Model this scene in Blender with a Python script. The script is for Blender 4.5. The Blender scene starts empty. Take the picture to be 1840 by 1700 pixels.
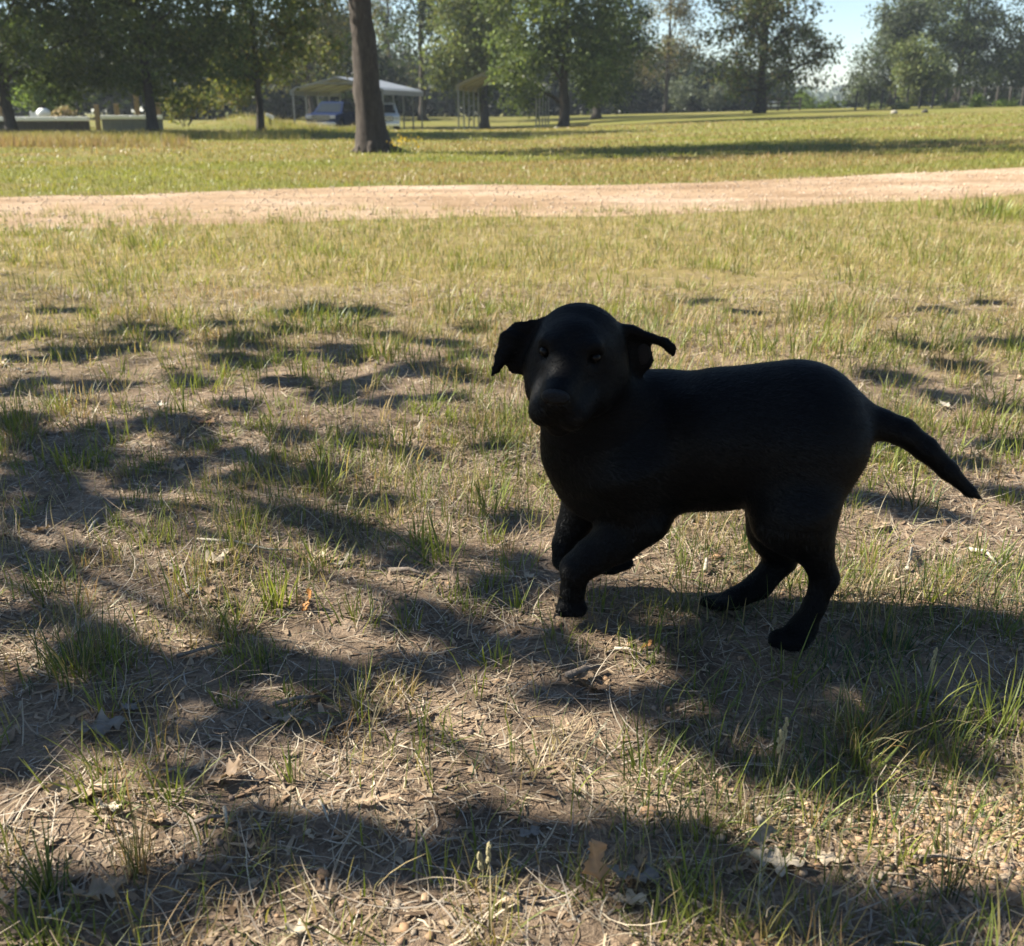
import bpy, bmesh, math, random
import numpy as np
from mathutils import Vector, Matrix

# ------------------------------------------------------------------ camera, sky, sun, exposure
SC = bpy.context.scene
COL = SC.collection
CAM_H, PITCH, FPX = 0.70, math.radians(20.4), 1750.0       # the photograph is 1840 x 1700
cam = bpy.data.cameras.new('camera')
cam.sensor_width = 36.0
cam.lens = 36.0 * FPX / 1840.0
cam.clip_start, cam.clip_end = 0.05, 6000
cam.dof.use_dof = True
cam.dof.focus_distance = 1.42
cam.dof.aperture_fstop = 8.5
camo = bpy.data.objects.new('camera', cam)
COL.objects.link(camo)
camo.location = (0, 0, CAM_H)
camo.rotation_euler = (math.radians(90) - PITCH, 0, 0)
SC.camera = camo

SUN_EL = math.radians(39)
SUN_AZ = math.radians(-78)                                  # clockwise from +Y: behind the dog, to the left
SUN = Vector((math.sin(SUN_AZ) * math.cos(SUN_EL), math.cos(SUN_AZ) * math.cos(SUN_EL), math.sin(SUN_EL)))
world = bpy.data.worlds.new('World')
SC.world = world
world.use_nodes = True
wn = world.node_tree
sky = wn.nodes.new('ShaderNodeTexSky')
sky.sky_type = 'NISHITA'
sky.sun_disc = False
sky.sun_elevation = SUN_EL
sky.sun_rotation = SUN_AZ + 2 * math.pi
sky.air_density = 1.0
sky.dust_density = 0.1
sky.ozone_density = 3.0
bg = wn.nodes['Background']
wn.links.new(sky.outputs[0], bg.inputs[0])
bg.inputs[1].default_value = 0.05
sl = bpy.data.lights.new('sun', 'SUN')
sl.energy = 5.0
sl.angle = math.radians(0.53)
sl.color = (1.0, 0.93, 0.80)
so = bpy.data.objects.new('sun', sl)
COL.objects.link(so)
so.rotation_euler = SUN.to_track_quat('Z', 'Y').to_euler()
so.location = SUN * 50
SC.view_settings.view_transform = 'Standard'
SC.view_settings.look = 'None'
SC.view_settings.gamma = 1.0
SC.view_settings.exposure = 1.85
SC.cycles.max_bounces = 6
SC.cycles.transparent_max_bounces = 6
SC.cycles.use_adaptive_sampling = True

RNG = np.random.default_rng(7)
random.seed(7)
CP, SP = math.cos(PITCH), math.sin(PITCH)

# ------------------------------------------------------------------ noise, terrain, pixel helpers
def _hash(ix, iy, s):
    h = (ix.astype(np.int64) * 374761393 + iy.astype(np.int64) * 668265263 + s * 1442695041) & 0xFFFFFFFF
    h = ((h ^ (h >> 13)) * 1274126177) & 0xFFFFFFFF
    return ((h ^ (h >> 16)) & 0xFFFF) / 65535.0

def vnoise(x, y, s=0):
    x = np.asarray(x, float); y = np.asarray(y, float)
    ix, iy = np.floor(x), np.floor(y)
    fx, fy = x - ix, y - iy
    fx = fx * fx * (3 - 2 * fx); fy = fy * fy * (3 - 2 * fy)
    a, b = _hash(ix, iy, s), _hash(ix + 1, iy, s)
    c, d = _hash(ix, iy + 1, s), _hash(ix + 1, iy + 1, s)
    return (a * (1 - fx) + b * fx) * (1 - fy) + (c * (1 - fx) + d * fx) * fy

def fbm(x, y, s=0, o=4):
    t, a, n = 0.0, 0.5, 0.0
    for k in range(o):
        t = t + a * vnoise(x * 2**k, y * 2**k, s + k); n += a; a *= 0.55
    return t / n

def sstep(a, b, x):
    t = np.clip((np.asarray(x, float) - a) / (b - a), 0, 1)
    return t * t * (3 - 2 * t)

def zbig(x, y):
    x = np.asarray(x, float); y = np.asarray(y, float)
    rise = 0.03 * np.minimum(np.log1p(np.exp(np.clip(x * 0.9, -40, 40))) / 0.9, 30 + 0 * x)
    z = rise * sstep(4, 15, y) * (1 - 0.9 * sstep(80, 160, y))
    z = z + 0.10 * sstep(35, 80, y) * (1 - sstep(100, 200, y))
    z = z + 0.06 * (fbm(x * 0.13 + 3, y * 0.2, 11, 3) - 0.5) * sstep(9, 18, y) * (1 - sstep(60, 90, y))
    z = z - 0.45 * sstep(40, 50, y) * (1 - sstep(64, 76, y)) * np.exp(-((x + 5) / 9.0)**2)
    z = z + 0.55 * np.exp(-((x + 10.6) / 1.6)**2 - ((y - 41) / 3.5)**2)
    return z

def zf(x, y):
    w = 1 - sstep(5.0, 7.0, y)
    m = 0.022 * (vnoise(x * 2.1, y * 2.1, 21) - .5) + 0.012 * (vnoise(x * 6, y * 6, 22) - .5) + 0.007 * (vnoise(x * 17, y * 17, 23) - .5)
    return zbig(x, y) + w * m

def ray(px, py):
    r, u = (px - 920.0) / FPX, (850.0 - py) / FPX
    return Vector((r, CP + u * SP, -SP + u * CP))

def P(px, py, Y):                       # the point at world depth Y seen there
    d = ray(px, py)
    t = Y / d.y
    return Vector((d.x * t, Y, CAM_H + d.z * t))

def G(px, py):                          # the point of the ground seen there
    d = ray(px, py)
    t = 0.5
    f = lambda q: CAM_H + d.z * q - float(zbig(d.x * q, d.y * q))
    if d.y * CAM_H / max(-d.z, 1e-6) < 4: t = CAM_H / -d.z
    else:
        while t < 400 and f(t) > 0: t *= 1.03
        a, b = t / 1.03, t
        for _ in range(12):
            m = (a + b) / 2
            if f(m) > 0: a = m
            else: b = m
        t = b
    return Vector((d.x * t, d.y * t, float(zf(d.x * t, d.y * t))))

def DZ(p):                              # distance along the camera axis
    return p[1] * CP + (CAM_H - p[2]) * SP

def M(px, p):                           # photo pixels to metres at p
    return px * DZ(p) / FPX

def X(px, Y, z=0.3):
    return (px - 920.0) / FPX * (Y * CP + (CAM_H - z) * SP)

def onground(px, Y):                    # a point of the ground at distance Y under that column
    x = X(px, Y)
    return Vector((x, Y, float(zf(x, Y))))

# ------------------------------------------------------------------ object helpers
def tag(o, label=None, cat=None, group=None, kind=None):
    if label: o['label'] = label
    if cat: o['category'] = cat
    if group: o['group'] = group
    if kind: o['kind'] = kind
    return o

def empty(name, loc, rz=0.0):
    o = bpy.data.objects.new(name, None)
    COL.objects.link(o)
    o.location = loc
    o.rotation_euler = (0, 0, rz)
    o.empty_display_size = 0.2
    return o

def link(name, me, parent=None, loc=None):
    o = bpy.data.objects.new(name, me)
    COL.objects.link(o)
    if parent: o.parent = parent
    if loc is not None: o.location = loc
    return o

def fast_mesh(name, V, F, mat, col=None, smooth=False):
    """V (n,3); F (m,k) one polygon size, or list of such arrays"""
    me = bpy.data.meshes.new(name)
    V = np.asarray(V, np.float32)
    Fs = F if isinstance(F, list) else [F]
    Fs = [np.asarray(f, np.int32) for f in Fs if len(f)]
    me.vertices.add(len(V))
    me.vertices.foreach_set('co', V.ravel())
    nl = sum(f.size for f in Fs); npoly = sum(len(f) for f in Fs)
    me.loops.add(nl)
    me.polygons.add(npoly)
    me.loops.foreach_set('vertex_index', np.concatenate([f.ravel() for f in Fs]))
    tot = np.concatenate([np.full(len(f), f.shape[1], np.int32) for f in Fs])
    st = np.concatenate([[0], np.cumsum(tot)[:-1]]).astype(np.int32)
    me.polygons.foreach_set('loop_start', st)
    me.polygons.foreach_set('loop_total', tot)
    if smooth:
        me.polygons.foreach_set('use_smooth', np.ones(npoly, bool))
    if col is not None:
        a = me.color_attributes.new('col', 'FLOAT_COLOR', 'POINT')
        c = np.ones((len(V), 4), np.float32); c[:, :3] = col
        a.data.foreach_set('color', c.ravel())
    me.update(calc_edges=True)
    me.validate()
    if mat: me.materials.append(mat)
    return me

class MB:
    """collects simple shapes for one mesh"""
    def __init__(s): s.v = []; s.f = []
    def add(s, vs, fs):
        n = len(s.v); s.v += [tuple(p) for p in vs]; s.f += [tuple(i + n for i in f) for f in fs]
        return s
    def box(s, c, d, rz=0.0, rx=0.0, ry=0.0):
        m = Matrix.Translation(c) @ Matrix.Rotation(rz, 4, 'Z') @ Matrix.Rotation(ry, 4, 'Y') @ Matrix.Rotation(rx, 4, 'X')
        h = [x / 2 for x in d]
        vs = [m @ Vector((i * h[0], j * h[1], k * h[2])) for i in (-1, 1) for j in (-1, 1) for k in (-1, 1)]
        return s.add(vs, [(0, 1, 3, 2), (4, 6, 7, 5), (0, 4, 5, 1), (2, 3, 7, 6), (0, 2, 6, 4), (1, 5, 7, 3)])
    def tube(s, pts, rad, n=7, cap=True, wob=0.0, seed=0):
        rnd = random.Random(seed)
        pts = [Vector(p) for p in pts]
        if not isinstance(rad, (list, tuple)): rad = [rad] * len(pts)
        vs, fs = [], []
        for i, p in enumerate(pts):
            t = (pts[min(i + 1, len(pts) - 1)] - pts[max(i - 1, 0)]).normalized()
            a = t.cross(Vector((0.31, 0.95, 0.1))) if abs(t.y) < 0.9 else t.cross(Vector((1, 0, 0)))
            a.normalize(); b = t.cross(a)
            for k in range(n):
                th = 2 * math.pi * k / n
                r = rad[i] * (1 + wob * (rnd.random() - .5))
                vs.append(p + (a * math.cos(th) + b * math.sin(th)) * r)
        for i in range(len(pts) - 1):
            for k in range(n):
                fs.append((i * n + k, i * n + (k + 1) % n, (i + 1) * n + (k + 1) % n, (i + 1) * n + k))
        if cap:
            fs.append(tuple(range(n - 1, -1, -1))); fs.append(tuple((len(pts) - 1) * n + k for k in range(n)))
        return s.add(vs, fs)
    def prism(s, prof, y0, y1):           # profile in x,z pulled along y
        n = len(prof)
        vs = [(x, y0, z) for x, z in prof] + [(x, y1, z) for x, z in prof]
        fs = [tuple(range(n)), tuple(range(2 * n - 1, n - 1, -1))]
        fs += [(i, i + n, (i + 1) % n + n, (i + 1) % n) for i in range(n)]
        return s.add(vs, fs)
    def cyl(s, c, axis, r, h, n=16):
        c = Vector(c); ax = Vector(axis).normalized()
        return s.tube([c - ax * h / 2, c + ax * h / 2], r, n)
    def ball(s, c, r, nu=10, nv=7, sc=(1, 1, 1), noise=0.0, seed=0):
        rnd = random.Random(seed)
        vs = [(c[0], c[1], c[2] - r * sc[2])]
        for i in range(1, nv):
            ph = math.pi * i / nv
            for k in range(nu):
                th = 2 * math.pi * k / nu
                q = r * (1 + noise * (rnd.random() - .5))
                vs.append((c[0] + q * sc[0] * math.sin(ph) * math.cos(th), c[1] + q * sc[1] * math.sin(ph) * math.sin(th), c[2] - q * sc[2] * math.cos(ph)))
        vs.append((c[0], c[1], c[2] + r * sc[2]))
        fs = [(0, 1 + (k + 1) % nu, 1 + k) for k in range(nu)]
        for i in range(nv - 2):
            for k in range(nu):
                a = 1 + i * nu
                fs.append((a + k, a + (k + 1) % nu, a + nu + (k + 1) % nu, a + nu + k))
        a = 1 + (nv - 2) * nu
        fs += [(a + k, a + (k + 1) % nu, len(vs) - 1) for k in range(nu)]
        return s.add(vs, fs)
    def build(s, name, mat, parent=None, smooth=False, bevel=0.0, loc=None):
        me = bpy.data.meshes.new(name)
        me.from_pydata(s.v, [], s.f)
        bm = bmesh.new(); bm.from_mesh(me)
        bmesh.ops.recalc_face_normals(bm, faces=bm.faces)
        if bevel:
            es = [e for e in bm.edges if len(e.link_faces) == 2 and e.calc_face_angle(0) > 0.5]
            bmesh.ops.bevel(bm, geom=es, offset=bevel, segments=2, profile=0.6, affect='EDGES', clamp_overlap=True)
        bm.to_mesh(me); bm.free()
        if smooth:
            for p in me.polygons: p.use_smooth = True
        me.materials.append(mat)
        return link(name, me, parent, loc)

# ------------------------------------------------------------------ materials
def newmat(name):
    m = bpy.data.materials.new(name); m.use_nodes = True
    return m, m.node_tree, m.node_tree.nodes['Principled BSDF']

def N(nt, typ, **kw):
    n = nt.nodes.new(typ)
    for k, v in kw.items():
        if k.startswith('i_'):
            key = k[2:]
            n.inputs[int(key) if key.isdigit() else key.replace('_', ' ')].default_value = v
        else: setattr(n, k, v)
    return n

def ramp(nt, fac, stops):
    r = nt.nodes.new('ShaderNodeValToRGB')
    cr = r.color_ramp
    while len(cr.elements) < len(stops): cr.elements.new(0.5)
    for e, (p, c) in zip(cr.elements, stops):
        e.position = p; e.color = (c[0], c[1], c[2], 1) if len(c) == 3 else c
    nt.links.new(fac, r.inputs[0])
    return r.outputs[0]

def noise_out(nt, scale, detail=4, rough=0.6, vec=None, out='Fac', dist=0.0):
    n = N(nt, 'ShaderNodeTexNoise'); n.inputs['Scale'].default_value = scale
    n.inputs['Detail'].default_value = detail; n.inputs['Roughness'].default_value = rough
    n.inputs['Distortion'].default_value = dist
    if vec is None:
        tc = N(nt, 'ShaderNodeTexCoord'); vec = tc.outputs['Object']
    nt.links.new(vec, n.inputs['Vector'])
    return n.outputs[out]

def mixc(nt, fac, a, b, mode='MIX'):
    m = nt.nodes.new('ShaderNodeMix'); m.data_type = 'RGBA'; m.blend_type = mode
    for val, idx in ((fac, 0), (a, 6), (b, 7)):
        if hasattr(val, 'links') or hasattr(val, 'is_linked'): nt.links.new(val, m.inputs[idx])
        elif idx == 0: m.inputs[0].default_value = val
        else: m.inputs[idx].default_value = (*val[:3], 1)
    return m.outputs[2]

def math_n(nt, op, a, b=0.0, c=None):
    m = nt.nodes.new('ShaderNodeMath'); m.operation = op
    for i, v in enumerate((a, b) if c is None else (a, b, c)):
        if hasattr(v, 'is_linked'): nt.links.new(v, m.inputs[i])
        else: m.inputs[i].default_value = v
    return m.outputs[0]

def bump(nt, bsdf, h, strength, dist):
    b = N(nt, 'ShaderNodeBump'); b.inputs['Strength'].default_value = strength; b.inputs['Distance'].default_value = dist
    nt.links.new(h, b.inputs['Height']); nt.links.new(b.outputs[0], bsdf.inputs['Normal'])

def simple(name, c, rough=0.6, metal=0.0, var=0.25, scale=6.0, spec=0.5, bmp=0.0, bscale=40.0):
    m, nt, b = newmat(name)
    lo = tuple(x * (1 - var) for x in c); hi = tuple(min(1, x * (1 + var)) for x in c)
    nt.links.new(ramp(nt, noise_out(nt, scale, 6), [(0.3, lo), (0.7, hi)]), b.inputs['Base Color'])
    b.inputs['Roughness'].default_value = rough; b.inputs['Metallic'].default_value = metal
    b.inputs['Specular IOR Level'].default_value = spec
    if bmp: bump(nt, b, noise_out(nt, bscale, 5), bmp, 0.02)
    return m

def leafy(name, trans=0.35, rough=0.5, spec=0.25, flat=None):
    """thin leaf or blade: colour per blade from the mesh, light shines through"""
    m, nt, b = newmat(name)
    if flat is None:
        a = N(nt, 'ShaderNodeAttribute', attribute_name='col'); c = a.outputs['Color']
    else:
        c = ramp(nt, noise_out(nt, 60, 4), [(0.3, [x * .7 for x in flat]), (0.7, [x * 1.3 for x in flat])])
    nt.links.new(c, b.inputs['Base Color'])
    b.inputs['Roughness'].default_value = rough; b.inputs['Specular IOR Level'].default_value = spec
    t = N(nt, 'ShaderNodeBsdfTranslucent')
    nt.links.new(mixc(nt, 1.0, c, (1.0, 0.98, 0.62), 'MULTIPLY'), t.inputs[0])
    mx = N(nt, 'ShaderNodeMixShader'); mx.inputs[0].default_value = trans
    out = nt.nodes['Material Output']
    nt.links.new(b.outputs[0], mx.inputs[1]); nt.links.new(t.outputs[0], mx.inputs[2]); nt.links.new(mx.outputs[0], out.inputs[0])
    return m

MAT = {}
MAT['blade'] = leafy('grass_blade', 0.42, 0.45, 0.3)
MAT['straw'] = leafy('dry_straw', 0.15, 0.6, 0.3)
MAT['leaf'] = leafy('tree_leaf', 0.46, 0.55, 0.2)
MAT['deadleaf'] = leafy('dead_leaf', 0.18, 0.6, 0.25)
MAT['stone'] = None

def vcol(name, rough=0.8, spec=0.3, bmp=0.0, bscale=60.0, dist=0.004):
    m, nt, b = newmat(name)
    a = N(nt, 'ShaderNodeAttribute', attribute_name='col')
    c = mixc(nt, 1.0, a.outputs['Color'], ramp(nt, noise_out(nt, bscale, 5), [(0.25, (.6, .6, .6)), (0.75, (1.25, 1.25, 1.25))]), 'MULTIPLY')
    nt.links.new(c, b.inputs['Base Color']); b.inputs['Roughness'].default_value = rough
    b.inputs['Specular IOR Level'].default_value = spec
    if bmp: bump(nt, b, noise_out(nt, bscale * 2, 5), bmp, dist)
    return m
MAT['stone'] = vcol('pebble_stone', 0.75, 0.3, 0.3, 90, 0.002)

def bark(name, c, scale=9.0):
    m, nt, b = newmat(name)
    tc = N(nt, 'ShaderNodeTexCoord'); mp = N(nt, 'ShaderNodeMapping'); mp.inputs['Scale'].default_value = (1, 1, 0.28)
    nt.links.new(tc.outputs['Object'], mp.inputs[0])
    n1 = noise_out(nt, scale, 6, 0.7, mp.outputs[0], dist=0.6)
    n2 = noise_out(nt, scale * 3.3, 5, 0.7, mp.outputs[0])
    f = math_n(nt, 'ADD', math_n(nt, 'MULTIPLY', n1, 0.65), math_n(nt, 'MULTIPLY', n2, 0.35))
    nt.links.new(ramp(nt, f, [(0.3, [x * .35 for x in c]), (0.5, c), (0.72, [x * 1.7 for x in c])]), b.inputs['Base Color'])
    b.inputs['Roughness'].default_value = 0.9; b.inputs['Specular IOR Level'].default_value = 0.15
    bump(nt, b, f, 0.9, 0.05)
    return m
MAT['bark'] = bark('bark_main', (0.056, 0.046, 0.039), 11)
MAT['bark_far'] = bark('bark_far', (0.050, 0.043, 0.037), 5)

# ground: bare dirt under the near trees, thin dry grass, then mown lawn past the road
def ground_mat():
    m, nt, b = newmat('ground')
    tc = N(nt, 'ShaderNodeTexCoord'); v = tc.outputs['Object']
    sep = N(nt, 'ShaderNodeSeparateXYZ'); nt.links.new(v, sep.inputs[0])
    big = noise_out(nt, 1.1, 5, 0.6, v); mid = noise_out(nt, 6.5, 6, 0.7, v); fine = noise_out(nt, 60, 6, 0.75, v); vf = noise_out(nt, 240, 4, 0.7, v)
    dirt = ramp(nt, mid, [(0.3, (0.095, 0.070, 0.050)), (0.5, (0.220, 0.162, 0.114)), (0.7, (0.335, 0.252, 0.178))])
    dirt = mixc(nt, 0.75, dirt, ramp(nt, fine, [(0.25, (0.4, 0.38, 0.36)), (0.52, (1, 1, 1)), (0.75, (1.5, 1.42, 1.3))]), 'MULTIPLY')
    dirt = mixc(nt, 0.5, dirt, ramp(nt, vf, [(0.3, (0.45, 0.45, 0.45)), (0.7, (1.45, 1.42, 1.38))]), 'MULTIPLY')
    thin = ramp(nt, mid, [(0.3, (0.155, 0.115, 0.045)), (0.5, (0.215, 0.172, 0.070)), (0.7, (0.29, 0.215, 0.105))])
    thin = mixc(nt, 0.6, thin, ramp(nt, fine, [(0.25, (0.5, 0.5, 0.5)), (0.75, (1.4, 1.4, 1.3))]), 'MULTIPLY')
    mpl = N(nt, 'ShaderNodeMapping'); mpl.inputs['Scale'].default_value = (0.22, 0.55, 1); nt.links.new(v, mpl.inputs[0])
    l1 = noise_out(nt, 1.0, 6, 0.65, mpl.outputs[0]); l2 = noise_out(nt, 2.3, 5, 0.7, v); l3 = noise_out(nt, 14, 5, 0.75, v)
    lf = math_n(nt, 'ADD', math_n(nt, 'MULTIPLY', l1, 0.62), math_n(nt, 'MULTIPLY', l2, 0.38))
    lawn = ramp(nt, lf, [(0.33, (0.130, 0.165, 0.030)), (0.47, (0.185, 0.190, 0.045)), (0.58, (0.235, 0.195, 0.070)), (0.70, (0.265, 0.180, 0.090))])
    lawn = mixc(nt, 0.7, lawn, ramp(nt, l3, [(0.28, (0.55, 0.58, 0.5)), (0.72, (1.35, 1.35, 1.3))]), 'MULTIPLY')
    yw = math_n(nt, 'ADD', sep.outputs['Y'], math_n(nt, 'MULTIPLY', math_n(nt, 'SUBTRACT', big, 0.5), 2.2))
    f1 = math_n(nt, 'MULTIPLY', math_n(nt, 'SUBTRACT', yw, 2.5), 0.5)
    f1n = nt.nodes[-1]; f1n.use_clamp = True
    f2 = math_n(nt, 'SUBTRACT', sep.outputs['Y'], 8.0); nt.nodes[-1].use_clamp = True
    c = mixc(nt, f1, dirt, thin)
    lawn = mixc(nt, 1.0, lawn, (0.66, 0.64, 0.64), 'MULTIPLY')
    c = mixc(nt, f2, c, lawn)
    nt.links.new(c, b.inputs['Base Color'])
    b.inputs['Roughness'].default_value = 0.95; b.inputs['Specular IOR Level'].default_value = 0.1
    h = math_n(nt, 'ADD', math_n(nt, 'MULTIPLY', fine, 0.6), math_n(nt, 'MULTIPLY', vf, 0.3))
    bump(nt, b, h, 0.9, 0.015)
    return m
MAT['ground'] = ground_mat()

def road_mat():
    m, nt, b = newmat('road_gravel')
    tc = N(nt, 'ShaderNodeTexCoord'); v = tc.outputs['Object']
    n0 = noise_out(nt, 0.7, 5, 0.6, v); n1 = noise_out(nt, 9, 6, 0.7, v); n2 = noise_out(nt, 45, 5, 0.75, v)
    c = ramp(nt, n0, [(0.3, (0.33, 0.225, 0.135)), (0.5, (0.42, 0.30, 0.195)), (0.7, (0.52, 0.41, 0.305))])
    c = mixc(nt, 0.6, c, ramp(nt, n1, [(0.3, (0.62, 0.6, 0.58)), (0.7, (1.25, 1.25, 1.25))]), 'MULTIPLY')
    c = mixc(nt, 0.6, c, ramp(nt, n2, [(0.3, (0.55, 0.54, 0.52)), (0.7, (1.35, 1.35, 1.35))]), 'MULTIPLY')
    nt.links.new(c, b.inputs['Base Color']); b.inputs['Roughness'].default_value = 0.95; b.inputs['Specular IOR Level'].default_value = 0.15
    mpr = N(nt, 'ShaderNodeMapping'); mpr.inputs['Scale'].default_value = (0.16, 2.2, 1); mpr.inputs['Rotation'].default_value = (0, 0, -.3); nt.links.new(v, mpr.inputs[0])
    rut = noise_out(nt, 1.0, 4, 0.6, mpr.outputs[0], dist=.4)
    c = mixc(nt, .65, c, ramp(nt, rut, [(0.35, (0.68, 0.62, 0.55)), (0.52, (1, 1, 1)), (0.7, (1.15, 1.13, 1.1))]), 'MULTIPLY')
    nt.links.new(c, b.inputs['Base Color'])
    bump(nt, b, math_n(nt, 'ADD', n2, math_n(nt, 'MULTIPLY', n1, 1.4)), 1.0, 0.03)
    return m
MAT['road'] = road_mat()

# ------------------------------------------------------------------ ground sheet
def graded(lo, hi, n, core0, core1, share):
    """coordinates dense between core0 and core1, stretching out to lo and hi"""
    nc = int(n * share); no = n - nc
    c = np.linspace(core0, core1, nc)
    step = c[1] - c[0]
    def out(dist, k):
        if k <= 0 or dist <= 0: return np.array([])
        a, b = 1.0001, 3.0
        for _ in range(80):
            q = (a + b) / 2
            s = step * q * (q**k - 1) / (q - 1)
            if s < dist: a = q
            else: b = q
        return np.cumsum(step * a ** np.arange(1, k + 1))
    kl = max(8, int(no * (0.25 if core0 - lo < hi - core1 and core0 - lo < 50 else 0.5)))
    L = out(core0 - lo, kl); R = out(hi - core1, no - kl)
    return np.concatenate([(core0 - L)[::-1], c, core1 + R])
gx = graded(-700, 700, 350, -1.9, 1.9, 0.55)
gy = graded(-40, 950, 370, 0.45, 4.2, 0.58)
GX, GY = np.meshgrid(gx, gy, indexing='ij')
gv = np.stack([GX, GY, zf(GX, GY)], -1).reshape(-1, 3)
nx, ny = len(gx), len(gy)
ii, jj = np.meshgrid(np.arange(nx - 1), np.arange(ny - 1), indexing='ij')
a = (ii * ny + jj).ravel()
gf = np.stack([a, a + ny, a + ny + 1, a + 1], 1)
tag(link('ground', fast_mesh('ground', gv, gf, MAT['ground'], smooth=True)), kind='structure')

# the gravel road: edges read from the lie of the land
up_e = [(-400, 372), (0, 357), (250, 349), (500, 341), (760, 333), (1000, 334), (1200, 333), (1350, 325), (1600, 312), (1840, 302), (2300, 282)]
lo_e = [(-400, 436), (0, 416), (250, 405), (500, 399), (760, 394), (1000, 390), (1200, 385), (1350, 378), (1600, 362), (1840, 350), (2300, 318)]
def edge(e):
    pts = [G(*q) for q in e]
    pts = [pts[0] + (pts[0] - pts[1]).normalized() * 60] + pts + [pts[-1] + (pts[-1] - pts[-2]).normalized() * 60]
    A = np.array([p[:2] for p in pts]); d = np.concatenate([[0], np.cumsum(np.linalg.norm(np.diff(A, axis=0), axis=1))]); d /= d[-1]
    return A, d
UA, ud = edge(up_e); LA, ld = edge(lo_e)
s = np.linspace(0, 1, 420)
U = np.stack([np.interp(s, ud, UA[:, k]) for k in (0, 1)], 1); L = np.stack([np.interp(s, ud, LA[:, k]) for k in (0, 1)], 1)
for _ in range(6):
    U[1:-1] = (U[:-2] + 2 * U[1:-1] + U[2:]) / 4; L[1:-1] = (L[:-2] + 2 * L[1:-1] + L[2:]) / 4
U[:, 1] += 0.45 * (fbm(U[:, 0] * 1.2, U[:, 0] * 0, 31, 4) - .5); L[:, 1] += 0.30 * (fbm(L[:, 0] * 1.6, L[:, 0] * 0, 33, 4) - .5)
NW = 26
w = np.linspace(0, 1, NW)
R2 = L[:, None, :] * (1 - w)[None, :, None] + U[:, None, :] * w[None, :, None]
rz = zf(R2[..., 0], R2[..., 1]) + 0.012 + 0.02 * (fbm(R2[..., 0] * 2, R2[..., 1] * 2, 41, 3) - .5) * np.sin(w * math.pi)[None]
rz[:, 0] -= 0.014; rz[:, -1] -= 0.014
rv = np.concatenate([R2, rz[..., None]], -1).reshape(-1, 3)
ii, jj = np.meshgrid(np.arange(len(s) - 1), np.arange(NW - 1), indexing='ij'); a = (ii * NW + jj).ravel()
tag(link('gravel_road', fast_mesh('gravel_road', rv, np.stack([a, a + NW, a + NW + 1, a + 1], 1), MAT['road'], smooth=True)), kind='structure')
def road_lo(x): return np.interp(x, L[:, 0], L[:, 1])
def road_up(x): return np.interp(x, U[:, 0], U[:, 1])

# ------------------------------------------------------------------ ribbons: grass blades, straw, leaves
def ribbons(base, az, lean, bend, length, width, col, nseg=3, twist=0.0, tip=0.08, droop=None):
    n = len(base)
    S = np.linspace(0, 1, nseg + 1)
    pos = np.array(base, float)[:, None, :].repeat(nseg + 1, 1)
    azs = np.asarray(az)[:, None] + np.asarray(twist * np.ones(n))[:, None] * S[None]
    ang = np.asarray(lean)[:, None] + np.asarray(bend)[:, None] * S[None]
    step = (np.asarray(length) / nseg)[:, None]
    dx = np.sin(ang) * np.cos(azs) * step; dy = np.sin(ang) * np.sin(azs) * step; dz = np.cos(ang) * step
    pos[:, 1:, 0] += np.cumsum(dx[:, :-1], 1); pos[:, 1:, 1] += np.cumsum(dy[:, :-1], 1); pos[:, 1:, 2] += np.cumsum(dz[:, :-1], 1)
    fa = RNG.uniform(-0.7, 0.7, n)[:, None]
    sd = np.stack([-np.sin(azs + fa), np.cos(azs + fa), 0 * azs + RNG.uniform(-.25, .25, n)[:, None]], -1)
    wp = np.maximum(tip, (1 - S)**0.6 * (0.75 + 0.25 * np.sin(S * math.pi)))[None, :, None] * (np.asarray(width) / 2)[:, None, None]
    V = np.stack([pos - sd * wp, pos + sd * wp], 2).reshape(-1, 3)
    k = 2 * (nseg + 1)
    b0 = np.arange(n)[:, None] * k; q = np.arange(nseg)[None] * 2
    a = (b0 + q).ravel()
    F = np.stack([a, a + 1, a + 3, a + 2], 1)
    C = np.repeat(col, k, 0)
    return V, F, C

def joinr(parts):
    V, F, C, o = [], [], [], 0
    for v, f, c in parts:
        V.append(v); F.append(f + o); C.append(c); o += len(v)
    return np.concatenate(V), np.concatenate(F), np.concatenate(C)

def pal(n, cols, jit=0.18, w=None):
    cols = np.array(cols); i = RNG.choice(len(cols), n, p=w)
    j = RNG.choice(len(cols), n, p=w); t = RNG.random(n)[:, None] * 0.5
    c = cols[i] * (1 - t) + cols[j] * t
    return np.clip(c * RNG.uniform(1 - jit, 1 + jit, n)[:, None], 0.005, 0.9)

GREEN = [(0.098, 0.132, 0.030), (0.135, 0.165, 0.040), (0.080, 0.105, 0.032), (0.170, 0.185, 0.052)]
YGREEN = [(0.20, 0.235, 0.040), (0.26, 0.275, 0.055), (0.165, 0.20, 0.036)]
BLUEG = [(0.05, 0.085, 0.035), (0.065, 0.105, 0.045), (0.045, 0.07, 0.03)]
DRY = [(0.30, 0.225, 0.105), (0.36, 0.28, 0.145), (0.24, 0.165, 0.075), (0.27, 0.155, 0.065), (0.40, 0.34, 0.22)]
STRAW = [(0.33, 0.265, 0.175), (0.25, 0.185, 0.12), (0.17, 0.118, 0.078), (0.42, 0.355, 0.26), (0.29, 0.25, 0.20), (0.12, 0.09, 0.068)]
PEB = [(0.27, 0.165, 0.09), (0.33, 0.225, 0.135), (0.22, 0.14, 0.08), (0.27, 0.215, 0.155), (0.18, 0.13, 0.095)]

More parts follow.
